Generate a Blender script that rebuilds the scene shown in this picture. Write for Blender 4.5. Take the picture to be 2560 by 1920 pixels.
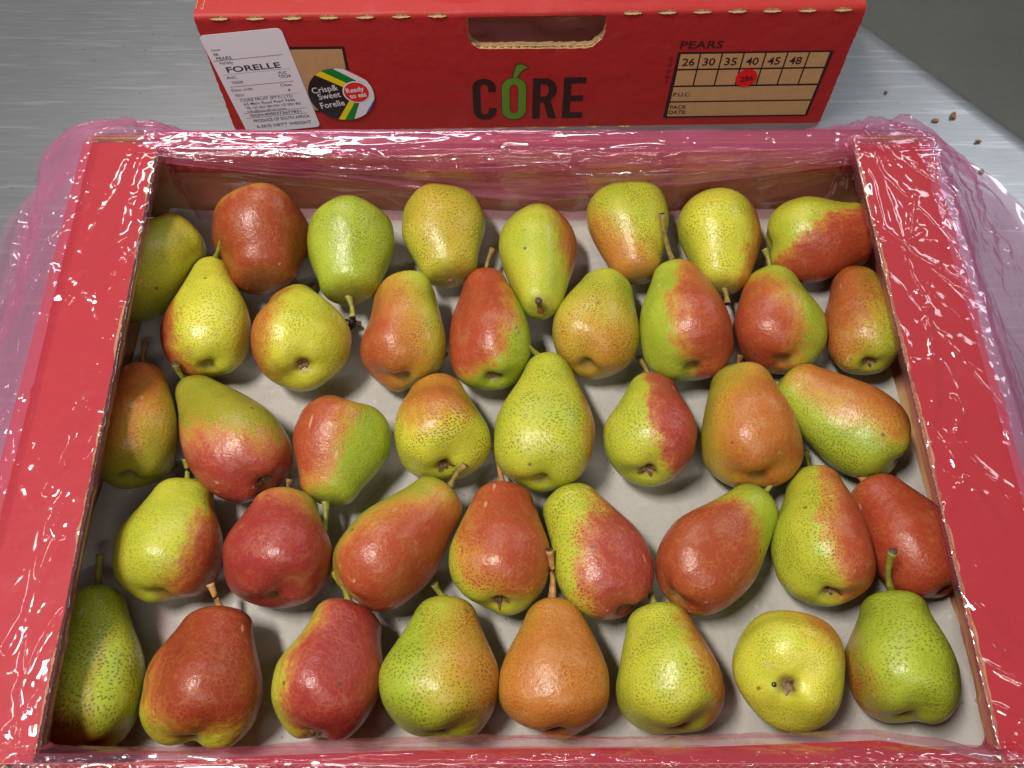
import bpy, bmesh, math, random
import numpy as np
from mathutils import Vector, Matrix

scene = bpy.context.scene
for o in list(bpy.data.objects):
    bpy.data.objects.remove(o, do_unlink=True)
COL = scene.collection
R_ = math.radians

# ------------------------------------------------------------------ camera
cam_data = bpy.data.cameras.new("camera")
cam_data.sensor_width = 36.0
cam_data.lens = 30.11
cam_data.clip_start = 0.02
cam_data.clip_end = 60.0
cam = bpy.data.objects.new("camera", cam_data)
cam.location = (0.0, 0.0, 0.545)
cam.rotation_euler = (R_(29.5), 0.0, 0.0)
COL.objects.link(cam)
scene.camera = cam

# ------------------------------------------------------------------ world, lamps, exposure
world = bpy.data.worlds.new("World")
scene.world = world
world.use_nodes = True
bg = world.node_tree.nodes["Background"]
bg.inputs["Color"].default_value = (0.90, 0.95, 1.0, 1)
bg.inputs["Strength"].default_value = 0.11

def lamp(name, loc, target, sx, sy, energy, color, spin=0.0):
    d = bpy.data.lights.new(name, "AREA")
    d.shape = "RECTANGLE"
    d.size, d.size_y = sx, sy
    d.energy = energy
    d.color = color
    o = bpy.data.objects.new(name, d)
    o.location = loc
    q = (Vector(target) - Vector(loc)).to_track_quat("-Z", "Y")
    o.rotation_euler = (q.to_matrix().to_4x4() @ Matrix.Rotation(spin, 4, "Z")).to_euler()
    COL.objects.link(o)
    return o

lamp("ceiling_or_fill_lamp", (-0.62, 0.12, 1.74), (0, 0.26, 0), 0.50, 0.17, 28.0, (1.0, 0.955, 0.88))
lamp("ceiling_or_fill_lamp", (-0.35, 1.75, 1.55), (0, 0.4, 0), 1.3, 0.07, 8.5, (1.0, 0.97, 0.93))
lamp("ceiling_or_fill_lamp", (1.55, 1.75, 1.35), (0.3, 0.5, 0), 0.9, 0.3, 5.5, (0.88, 0.94, 1.0))  # added fill lamp that brightens the right of the table
lamp("ceiling_or_fill_lamp", (-1.55, 0.35, 1.6), (0, 0.3, 0), 1.3, 0.03, 4.0, (1.0, 0.96, 0.90))  # added strip lamp, only there to put glints on the film creases
lamp("ceiling_or_fill_lamp", (0.30, -1.15, 1.75), (0, 0.4, 0), 1.2, 0.05, 8.0, (1.0, 0.96, 0.90))  # added lamp behind the camera, brightening the printed panel and film folds

scene.view_settings.view_transform = "Standard"
scene.view_settings.look = "None"
scene.view_settings.exposure = 0.22
scene.view_settings.gamma = 1.0
scene.render.engine = "CYCLES"
scene.cycles.use_denoising = True
scene.cycles.transparent_max_bounces = 24
scene.cycles.max_bounces = 6
scene.cycles.diffuse_bounces = 3
scene.cycles.glossy_bounces = 3
scene.cycles.use_adaptive_sampling = True
scene.cycles.adaptive_threshold = 0.02
scene.cycles.caustics_reflective = False
scene.cycles.caustics_refractive = False

# ------------------------------------------------------------------ small helpers
def tag(o, label=None, cat=None, group=None, kind=None):
    if label: o["label"] = label
    if cat: o["category"] = cat
    if group: o["group"] = group
    if kind: o["kind"] = kind
    return o

def empty(name, loc, rotz=0.0):
    o = bpy.data.objects.new(name, None)
    o.empty_display_size = 0.02
    o.location = loc
    o.rotation_euler = (0, 0, rotz)
    COL.objects.link(o)
    return o

def link_mesh(name, me, parent=None):
    o = bpy.data.objects.new(name, me)
    COL.objects.link(o)
    if parent is not None:
        o.parent = parent
    return o

def mesh_from(name, verts, faces, mats, smooth=False, mat_idx=None):
    me = bpy.data.meshes.new(name)
    me.from_pydata([tuple(map(float, v)) for v in verts], [], [tuple(map(int, f)) for f in faces])
    for m in (mats if isinstance(mats, (list, tuple)) else [mats]):
        me.materials.append(m)
    if mat_idx is not None:
        me.polygons.foreach_set("material_index", list(mat_idx))
    if smooth:
        me.polygons.foreach_set("use_smooth", [True] * len(me.polygons))
    me.update()
    return me

def mesh_obj(name, verts, faces, mats, parent=None, smooth=False, mat_idx=None):
    return link_mesh(name, mesh_from(name, verts, faces, mats, smooth, mat_idx), parent)

def grid_faces(n, m, closed=False):
    """n rows (outer) by m columns; closed wraps the rows."""
    i = np.arange(n if closed else n - 1)
    j = np.arange(m - 1)
    I, J = np.meshgrid(i, j, indexing="ij")
    I2 = (I + 1) % n
    return np.stack([I * m + J, I2 * m + J, I2 * m + J + 1, I * m + J + 1], -1).reshape(-1, 4)

def grid_mesh(name, V, n, m, mat, closed=False, uv=None, parent=None, smooth=True):
    F = grid_faces(n, m, closed)
    me = bpy.data.meshes.new(name)
    me.vertices.add(len(V)); me.vertices.foreach_set("co", np.asarray(V, np.float32).ravel())
    me.loops.add(F.size); me.loops.foreach_set("vertex_index", F.ravel().astype(np.int32))
    me.polygons.add(len(F)); me.polygons.foreach_set("loop_start", np.arange(0, F.size, 4, dtype=np.int32))
    me.polygons.foreach_set("use_smooth", np.full(len(F), smooth))
    if uv is not None:
        L = me.uv_layers.new(name="UVMap")
        L.data.foreach_set("uv", np.asarray(uv, np.float32)[F.ravel()].ravel())
    me.update(calc_edges=True)
    me.validate()
    me.materials.append(mat)
    return link_mesh(name, me, parent)

def box_verts(x0, x1, y0, y1, z0, z1):
    return [(x, y, z) for z in (z0, z1) for x, y in ((x0, y0), (x1, y0), (x1, y1), (x0, y1))]
BOXF = [(3, 2, 1, 0), (4, 5, 6, 7), (0, 1, 5, 4), (1, 2, 6, 5), (2, 3, 7, 6), (3, 0, 4, 7)]

# numpy noise -------------------------------------------------------------
def _hash(ix, iy, seed):
    h = (ix.astype(np.int64) * 374761393 + iy.astype(np.int64) * 668265263 + seed * 1442695041) & 0xFFFFFFFF
    h = ((h ^ (h >> 13)) * 1274126177) & 0xFFFFFFFF
    return ((h ^ (h >> 16)) & 0xFFFFFF) / float(0xFFFFFF)

def vnoise(x, y, seed=0):
    ix, iy = np.floor(x), np.floor(y)
    fx, fy = x - ix, y - iy
    fx = fx * fx * fx * (fx * (fx * 6 - 15) + 10); fy = fy * fy * fy * (fy * (fy * 6 - 15) + 10)
    a, b = _hash(ix, iy, seed), _hash(ix + 1, iy, seed)
    c, d = _hash(ix, iy + 1, seed), _hash(ix + 1, iy + 1, seed)
    return (a + (b - a) * fx) * (1 - fy) + (c + (d - c) * fx) * fy - 0.5

def worley2(x, y, seed=0):
    """squared distance to the nearest jittered seed: flat-ish pits with sharp polygon ridges"""
    ix, iy = np.floor(x), np.floor(y)
    best = np.full(x.shape, 9.0)
    for dx in (-1, 0, 1):
        for dy in (-1, 0, 1):
            cx, cy = ix + dx, iy + dy
            px = cx + _hash(cx, cy, seed); py = cy + _hash(cx, cy, seed + 77)
            w = 0.35 * _hash(cx, cy, seed + 191)
            best = np.minimum(best, (x - px) ** 2 + (y - py) ** 2 + w)
    return best

# ------------------------------------------------------------------ materials
def new_mat(name):
    m = bpy.data.materials.new(name)
    m.use_nodes = True
    nt = m.node_tree
    return m, nt, nt.nodes["Principled BSDF"]

def N(nt, kind, **kw):
    n = nt.nodes.new(kind)
    for k, v in kw.items():
        if k in n.inputs.keys():
            n.inputs[k].default_value = v
        else:
            setattr(n, k, v)
    return n

def math_node(nt, op, a, b=None, clamp=False):
    n = nt.nodes.new("ShaderNodeMath"); n.operation = op; n.use_clamp = clamp
    for k, v in ((0, a), (1, b)):
        if v is None: continue
        if isinstance(v, (int, float)): n.inputs[k].default_value = v
        else: nt.links.new(v, n.inputs[k])
    return n.outputs[0]

def mix_col(nt, fac, a, b, blend="MIX"):
    n = nt.nodes.new("ShaderNodeMix"); n.data_type = "RGBA"; n.blend_type = blend
    for s, v in ((n.inputs[0], fac), (n.inputs[6], a), (n.inputs[7], b)):
        if isinstance(v, (int, float)): s.default_value = v
        elif isinstance(v, (tuple, list)): s.default_value = (*v[:3], 1)
        else: nt.links.new(v, s)
    return n.outputs[2]

def ramp(nt, fac, stops):
    n = nt.nodes.new("ShaderNodeValToRGB")
    el = n.color_ramp.elements
    while len(el) < len(stops): el.new(0.5)
    for e, (p, c) in zip(el, stops):
        e.position = p
        e.color = (c, c, c, 1) if isinstance(c, (int, float)) else (*c[:3], 1)
    nt.links.new(fac, n.inputs[0])
    return n.outputs[0]

def noise_node(nt, vec, scale, detail=3.0, rough=0.55, dist=0.0):
    n = N(nt, "ShaderNodeTexNoise", Scale=scale, Detail=detail, Roughness=rough, Distortion=dist)
    if vec is not None: nt.links.new(vec, n.inputs["Vector"])
    return n.outputs["Fac"]

def bump(nt, height, strength, distance, bsdf=None, normal=None):
    b = N(nt, "ShaderNodeBump", Strength=strength, Distance=distance)
    nt.links.new(height, b.inputs["Height"])
    if normal is not None: nt.links.new(normal, b.inputs["Normal"])
    if bsdf is not None: nt.links.new(b.outputs[0], bsdf.inputs["Normal"])
    return b.outputs[0]

def obj_coord(nt):
    return N(nt, "ShaderNodeTexCoord").outputs["Object"]

def simple_mat(name, col, rough=0.6, var=0.15, scale=60.0, bump_s=0.0, bump_scale=400.0, metallic=0.0, spec=0.5, fibre=0.0, scuff=0.0):
    m, nt, b = new_mat(name)
    co = obj_coord(nt)
    f = noise_node(nt, co, scale, 4)
    lo = tuple(c * (1 - var) for c in col); hi = tuple(min(1, c * (1 + var)) for c in col)
    c = mix_col(nt, f, lo, hi)
    if fibre:
        f2 = noise_node(nt, co, 900, 2)
        c = mix_col(nt, math_node(nt, "MULTIPLY", f2, fibre), c, tuple(min(1, k * 1.6 + .02) for k in col))
    if scuff:
        f3 = ramp(nt, noise_node(nt, co, 42, 7, .72, .6), [(.56, 0.), (.80, 1.)])
        c = mix_col(nt, math_node(nt, "MULTIPLY", f3, scuff), c, tuple(min(1, k * .8 + .10) for k in col))
        f4 = ramp(nt, noise_node(nt, co, 6, 3, .6), [(.3, 0.), (.7, 1.)])
        c = mix_col(nt, math_node(nt, "MULTIPLY", f4, scuff * .6), c, tuple(k * .72 for k in col))
    nt.links.new(c, b.inputs["Base Color"])
    b.inputs["Roughness"].default_value = rough
    b.inputs["Metallic"].default_value = metallic
    b.inputs["Specular IOR Level"].default_value = spec
    if bump_s:
        n0 = bump(nt, noise_node(nt, co, bump_scale, 3), bump_s, 0.0005, None if scuff else b)
        if scuff: bump(nt, noise_node(nt, co, 28, 3, .6), .5, .003, b, n0)
    return m

RED = (0.40, 0.020, 0.018)
M_red = simple_mat("red_printed_board", RED, 0.5, 0.10, 25, 0.25, 600, spec=0.35, fibre=0.22, scuff=0.35)
M_kraft = simple_mat("kraft_board", (0.50, 0.30, 0.135), 0.75, 0.16, 90, 0.25, 500, spec=0.3, fibre=0.2)
M_kraft_dark = simple_mat("flute_recess_shade", (0.17, 0.095, 0.045), 0.85, 0.3, 300, 0.3, 700, spec=0.2)
M_kraft_light = simple_mat("torn_board", (0.50, 0.32, 0.16), 0.85, 0.25, 500, 0.6, 900, spec=0.2)
M_black = simple_mat("black_print", (0.028, 0.012, 0.010), 0.55, 0.1, 200, spec=0.3)
M_green = simple_mat("green_print", (0.115, 0.26, 0.022), 0.55, 0.12, 120, spec=0.3, fibre=0.15)
M_white = simple_mat("label_paper", (0.80, 0.81, 0.86), 0.42, 0.02, 30, 0.1, 300)
M_ink = simple_mat("label_ink", (0.025, 0.025, 0.045), 0.5, 0.1, 100)
M_flag = {k: simple_mat("sticker_" + k, c, 0.35, 0.03, 80) for k, c in dict(
    black=(0.012, 0.010, 0.009), yellow=(0.85, 0.72, 0.01), green=(0.0, 0.22, 0.03), white=(0.8, 0.82, 0.84),
    red=(0.72, 0.022, 0.018), blue=(0.005, 0.10, 0.50)).items()}
M_dot = simple_mat("sticker_scarlet", (0.75, 0.012, 0.015), 0.4, 0.03, 80)

# ------------------------------------------------------------------ setting: floor and steel table
m, nt, b = new_mat("concrete")
co = obj_coord(nt)
f = noise_node(nt, co, 3.0, 6, 0.65)
f2 = noise_node(nt, co, 60.0, 4)
c = mix_col(nt, f, (0.14, 0.14, 0.125), (0.25, 0.25, 0.225))
nt.links.new(mix_col(nt, math_node(nt, "MULTIPLY", f2, 0.4), c, (0.12, 0.12, 0.11)), b.inputs["Base Color"])
b.inputs["Roughness"].default_value = 0.6
bump(nt, f2, 0.3, 0.002, b)
M_concrete = m
fl = mesh_obj("floor", [(-6, -6, -0.86), (6, -6, -0.86), (6, 9, -0.86), (-6, 9, -0.86)], [(0, 1, 2, 3)], M_concrete)
tag(fl, "grey concrete floor beyond the table edge", kind="structure")

m, nt, b = new_mat("brushed_steel")
co = obj_coord(nt)
mp = N(nt, "ShaderNodeMapping"); nt.links.new(co, mp.inputs["Vector"])
mp.inputs["Rotation"].default_value = (0, 0, R_(54 - 8))
mp.inputs["Scale"].default_value = (20, 300, 20)
grain = noise_node(nt, mp.outputs[0], 1.0, 5, 0.7, 0.5)
mp2 = N(nt, "ShaderNodeMapping"); nt.links.new(co, mp2.inputs["Vector"])
mp2.inputs["Rotation"].default_value = (0, 0, R_(54 + 14)); mp2.inputs["Scale"].default_value = (9, 160, 9)
scr = noise_node(nt, mp2.outputs[0], 1.0, 3, 0.6, 0.4)
scr_l = ramp(nt, scr, [(0.58, 0.0), (0.66, 1.0)])
cloud = noise_node(nt, co, 7.0, 5, 0.6)
speck = N(nt, "ShaderNodeTexVoronoi", Scale=55.0); nt.links.new(co, speck.inputs["Vector"])
spk = ramp(nt, speck.outputs["Distance"], [(0.05, 1.0), (0.09, 0.0)])
c = mix_col(nt, grain, (0.21, 0.217, 0.228), (0.42, 0.428, 0.445))
c = mix_col(nt, math_node(nt, "MULTIPLY", cloud, 0.55), c, (0.24, 0.24, 0.245))
c = mix_col(nt, math_node(nt, "MULTIPLY", scr_l, 0.35), c, (0.52, 0.52, 0.52))
c = mix_col(nt, math_node(nt, "MULTIPLY", spk, 0.45), c, (0.14, 0.13, 0.12))
nt.links.new(c, b.inputs["Base Color"])
b.inputs["Metallic"].default_value = 0.75
nt.links.new(math_node(nt, "ADD", math_node(nt, "MULTIPLY", cloud, 0.16), 0.28), b.inputs["Roughness"])
bump(nt, grain, 0.25, 0.0004, b)
M_steel = m

# table top: a rectangle whose right-hand edge runs past the frame's corner, with a rolled rim
TZ = -0.006
prof = [(-2.6, 0.0), (-0.030, 0.0), (-0.018, -0.0008), (-0.009, -0.004), (-0.003, -0.010), (0.0, -0.018), (0.0, -0.055), (-0.012, -0.055)]
edge_p = Vector((0.350, 0.724, 0)); edge_d = Vector((0.587, -0.810, 0)); edge_n = Vector((0.810, 0.587, 0))
tv, L0, L1 = [], -1.6, 1.9
for s in (L0, L1):
    for (o_, z_) in prof:
        p = edge_n * o_ + edge_d * s
        tv.append((p.x, p.y, z_))
k = len(prof)
tf = [(i, i + 1, k + i + 1, k + i)[::-1] for i in range(k - 1)]
tbl = empty("steel_table", (edge_p.x, edge_p.y, TZ))
tag(tbl, "brushed stainless steel table under both red fruit cartons", "table")
top = mesh_obj("table_top", tv, tf, M_steel, tbl, smooth=True)
for (s, o_) in ((L0 + .1, -.1), (L1 - .1, -.1), (L0 + .1, -2.4), (L1 - .1, -2.4)):
    p = edge_n * o_ + edge_d * s
    n_ = 16; lv = []
    for z_ in (-0.854, -0.004):
        lv += [(p.x + .022 * math.cos(2 * math.pi * i / n_), p.y + .022 * math.sin(2 * math.pi * i / n_), z_) for i in range(n_)]
    lf = [(i, (i + 1) % n_, n_ + (i + 1) % n_, n_ + i) for i in range(n_)]
    mesh_obj("leg", lv, lf, M_steel, tbl, smooth=True)

# ------------------------------------------------------------------ corrugated board helpers
rng = np.random.RandomState(11)

def slab(name, outline, z0, z1, mats, parent, place=None, jag=0.0, step=0.003, seed=1):
    """flat polygon extruded; mats = (top, bottom, edge). place maps (x, y, z) to local coordinates."""
    pts = []
    r = np.random.RandomState(seed)
    n = len(outline)
    for i in range(n):
        a = np.array(outline[i][:2], float); c_ = np.array(outline[(i + 1) % n][:2], float)
        rough = len(outline[i]) > 2 and outline[i][2]
        if rough:
            L = np.linalg.norm(c_ - a); q = max(2, int(L / step)); nn = np.array([-(c_ - a)[1], (c_ - a)[0]]) / L
            for j in range(q):
                pts.append(a + (c_ - a) * j / q + (nn * (r.uniform(-jag, jag) + jag * 1.6 * math.sin(j * .31 + seed) * math.sin(j * .083)) if j else 0))
        else:
            pts.append(a)
    m_ = len(pts)
    bm = bmesh.new()
    vt = [bm.verts.new((*p, z1)) for p in pts]; vb = [bm.verts.new((*p, z0)) for p in pts]
    bm.faces.new(vt).material_index = 0
    bm.faces.new(vb[::-1]).material_index = 1
    for i in range(m_):
        bm.faces.new((vb[i], vb[(i + 1) % m_], vt[(i + 1) % m_], vt[i])).material_index = 2
    if place:
        for v in bm.verts: v.co = place(*v.co)
    bmesh.ops.recalc_face_normals(bm, faces=bm.faces[:])
    bmesh.ops.triangulate(bm, faces=[f_ for f_ in bm.faces if len(f_.verts) > 4])
    me = bpy.data.meshes.new(name); bm.to_mesh(me); bm.free()
    for q in mats: me.materials.append(q)
    return link_mesh(name, me, parent)

def flute_edge(name, p0, p1, up, inward, thick, parent, wave=0.0065, depth=0.003, mats=None):
    """the open end of corrugated board between p0 and p1: dark recess, two liner lips and the wavy medium"""
    p0, p1, up, inward = (Vector(q) for q in (p0, p1, up, inward))
    L = (p1 - p0).length; d = (p1 - p0) / L; n = max(2, int(L / wave) * 10)
    V, F, MI = [], [], []
    def ribbon(hs, w, mi, dep=depth, out=0.0, jag=0.0):
        b0 = len(V)
        for i in range(n + 1):
            p = p0 + d * (L * i / n); h = hs(i)
            e = out + (rng.uniform(-jag, jag) if jag else 0)
            for (hh, dd) in ((h - w / 2, -e), (h + w / 2, -e), (h + w / 2, dep), (h - w / 2, dep)):
                V.append(p + up * hh + inward * dd)
        for i in range(n):
            a = b0 + i * 4
            for j in range(2):
                F.append((a + j, a + 4 + j, a + 5 + j, a + 1 + j)); MI.append(mi)
            F.append((a + 3, a + 7, a + 4, a)); MI.append(mi)
    ribbon(lambda i: 0.00035, 0.0005, 0, out=0.0006, jag=0.0004)
    ribbon(lambda i: thick - 0.00035, 0.0005, 0, out=0.0006, jag=0.0004)
    ribbon(lambda i: thick / 2 + (thick / 2 - 0.0009) * math.sin(2 * math.pi * i / 10.0), 0.0005, 0, out=0.0002, jag=0.0003)
    b0 = len(V)
    for q in (p0, p1):
        for hh in (0.0, thick): V.append(q + up * hh + inward * depth)
    F.append((b0, b0 + 2, b0 + 3, b0 + 1)); MI.append(1)  # dark backing painted as the shade in the hollows between the flutes
    return mesh_obj(name, V, F, mats or [M_kraft_light, M_kraft_dark], parent, mat_idx=MI)

# ------------------------------------------------------------------ the open carton
HZ = 0.088          # height of the top flaps above the tray paper
def xl_in(y):  return -0.2358 + (y - 0.05) * (-0.2585 + 0.2358) / 0.40
def xr_in(y):  return 0.243 + (y - 0.05) * (0.2505 - 0.243) / 0.40
def xl_out(y): return -0.290 + (y - 0.05) * (-0.312 + 0.290) / 0.40
def xr_out(y): return 0.2915 + (y - 0.05) * (0.3040 - 0.2915) / 0.40
YB, YF = 0.467, 0.045      # inner faces of the far and near walls
carton = empty("open_carton", (0, 0.26, TZ))
tag(carton, "open red cardboard fruit carton with wide side flaps holding the pears", "box")
OY = -0.26; OZ = -TZ       # world -> local offset
def loc3(x, y, z): return Vector((x, y + OY, z + OZ))
# base
slab("base", [(xl_out(YF), YF), (xr_out(YF), YF), (xr_out(YB), YB), (xl_out(YB), YB)], -0.0058, -0.0030, (M_kraft, M_kraft, M_kraft), carton, loc3)
# far wall: kraft inside, red outside; printed flap folded over the top and down inside
def wall_back(a, h, t): return loc3(a, YB + t, h)
slab("wall", [(xl_out(YB), -0.0015), (xr_out(YB), -0.0015), (xr_out(YB), HZ - .004), (xl_out(YB), HZ - .004)], 0.0, 0.004, (M_red, M_kraft, M_kraft_light), carton, wall_back)
slab("folded_flap", [(-.262, .0530), (.262, .0530), (.262, HZ - .0045), (-.262, HZ - .0045)], -.0024, -.0002, (M_red, M_red, M_kraft_light), carton, wall_back, jag=.0003)
flute_edge("corrugated_edge", loc3(-.31, YB + .0002, HZ - .0035), loc3(.31, YB + .0002, HZ - .0035), (0, 1, 0), (0, 0, -1), .0038, carton)
def wall_front(a, h, t): return loc3(a, YF - t, h)
slab("wall", [(xl_out(YF), -0.0015), (xr_out(YF), -0.0015), (xr_out(YF), HZ), (xl_out(YF), HZ)], 0.0, 0.004, (M_red, M_red, M_kraft_light), carton, wall_front)
flute_edge("corrugated_edge", loc3(-.285, YF - .0002, HZ + .0025), loc3(.285, YF - .0002, HZ + .0025), (0, -1, 0), (0, 0, -1), .0038, carton)
slab("folded_flap", [(-.232, .0002), (.240, .0002), (.232, .0030), (.214, .0085), (.185, .0135), (.09, .0098), (-.02, .0092), (-.12, .0058), (-.21, .0012), (-.232, .0008)], -.0004, .0006, (M_red, M_kraft, M_kraft_light), carton, lambda a, h, t: loc3(a, YF - .0022 + h, HZ + .0025 + t - .75 * h))
for sgn, fo in ((-1, xl_out), (1, xr_out)):
    def wall_side(a, h, t, fo=fo, sgn=sgn): return loc3(fo(a) - sgn * t, a, h)
    slab("wall", [(YF + .0005, -0.0015), (YB - .0005, -0.0015), (YB - .0005, HZ - .0045), (YF + .0005, HZ - .0045)], 0.0, 0.004, (M_kraft, M_red, M_kraft), carton, wall_side)
# the wide flaps on the left and right, fluted edge facing the fruit
T_ = 0.0040
for sgn, fi, fo, lab in ((-1, xl_in, xl_out, 0), (1, xr_in, xr_out, 1)):
    y0, y1 = YF - .002, YB - .006
    inn = .0022
    out = [(fo(y0), y0), (fi(y0) + sgn * inn, y0), (fi(y1) + sgn * inn, y1), (fo(y1), y1)]
    fl_ = slab("top_flap", [(fo(y0), y0), (fi(y0), y0, True), (fi(y1), y1), (fo(y1), y1)] if sgn < 0 else
               [(fi(y0), y0), (fo(y0), y0, True), (fo(y1), y1), (fi(y1), y1, True)], HZ - .0006, HZ, (M_red, M_kraft, M_kraft_light), carton, loc3, jag=.0007, step=.0042, seed=5 + lab)
    slab("flap_liner", out, HZ - T_, HZ - T_ + .0006, (M_kraft, M_kraft, M_kraft_light), fl_, loc3)
    flute_edge("corrugated_edge", loc3(fi(y0), y0, HZ - T_ + .0001), loc3(fi(y1), y1, HZ - T_ + .0001), (0, 0, 1), (sgn, 0, 0), T_ - .0003, fl_)

# ------------------------------------------------------------------ paper sheet on the tray floor
m, nt, b = new_mat("tray_paper")
co = obj_coord(nt)
f = noise_node(nt, co, 14, 5, 0.6); f2 = noise_node(nt, co, 700, 3, 0.6); f3 = noise_node(nt, co, 160, 4, .6)
c = mix_col(nt, f, (0.43, 0.40, 0.37), (0.63, 0.60, 0.565))
c = mix_col(nt, math_node(nt, "MULTIPLY", f2, 0.5), c, (0.36, 0.32, 0.285))
c = mix_col(nt, math_node(nt, "MULTIPLY", ramp(nt, noise_node(nt, co, 48, 6, .7, .5), [(.45, 0.), (.72, 1.)]), 0.42), c, (0.34, 0.30, 0.265))
v = N(nt, "ShaderNodeTexVoronoi", Scale=95.0); nt.links.new(co, v.inputs["Vector"])
c = mix_col(nt, math_node(nt, "MULTIPLY", ramp(nt, v.outputs["Distance"], [(0.05, 1.0), (0.085, 0.0)]), 0.6), c, (0.16, 0.12, 0.09))
v2 = N(nt, "ShaderNodeTexVoronoi", Scale=70.0); nt.links.new(co, v2.inputs["Vector"])
mp = N(nt, "ShaderNodeMapping"); mp.inputs["Location"].default_value = (3.3, 1.7, 0); nt.links.new(co, mp.inputs["Vector"]); nt.links.new(mp.outputs[0], v2.inputs["Vector"])
c = mix_col(nt, math_node(nt, "MULTIPLY", ramp(nt, v2.outputs["Distance"], [(0.07, 1.0), (0.12, 0.0)]), 0.35), c, (0.75, 0.72, 0.68))
nt.links.new(c, b.inputs["Base Color"]); b.inputs["Roughness"].default_value = 0.8
b.inputs["Specular IOR Level"].default_value = 0.25
bump(nt, f3, 0.5, 0.0016, b)
nx, ny = 190, 150
gx = np.linspace(-.276, .276, nx); gy = np.linspace(YF + .002, YB - .003, ny)
X, Y = np.meshgrid(gx, gy, indexing="ij")
Z = .0004 - .0030 * (worley2(X * 9 + 3, Y * 9 + 5 + vnoise(X * 12, Y * 12, 3), 5) < -1)
Z = Z + .0008 - .0064 * np.abs(vnoise(X * 9 + Y * 6, Y * 14 - X * 5, 9)) - .0030 * np.abs(vnoise(X * 24, Y * 21 + X * 9, 12)) + .0010
rp = np.random.RandomState(17)
for _ in range(34):                                  # creases pressed into the paper
    cx, cy, a, ln = rp.uniform(-.27, .27), rp.uniform(.05, .47), rp.uniform(0, 3.14), rp.uniform(.03, .12)
    x = (X - cx) * math.cos(a) + (Y - cy) * math.sin(a); y = -(X - cx) * math.sin(a) + (Y - cy) * math.cos(a) + .002 * np.sin(x * 60 + cx * 50)
    Z = Z + np.where(np.abs(x) < ln, rp.choice([-1, 1]) * rp.uniform(.0012, .0026) * (1 - (x / ln) ** 2) * np.exp(-np.abs(y) / .0028), 0)
Z = np.clip(Z, -.0027, .0022)
edge = np.minimum(np.minimum(Y - (YF + .002), (YB - .003) - Y), np.minimum(X + .276, .276 - X))
Z = Z + .010 * np.exp(-np.clip(edge, 0, 1) / .006) * (1 + .5 * vnoise(X * 40, Y * 40, 4))
paper = grid_mesh("paper_sheet", np.stack([X, Y, Z], -1).reshape(-1, 3), nx, ny, m)
tag(paper, "pale grey paper sheet lining the carton floor under the pears", "paper")

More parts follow.
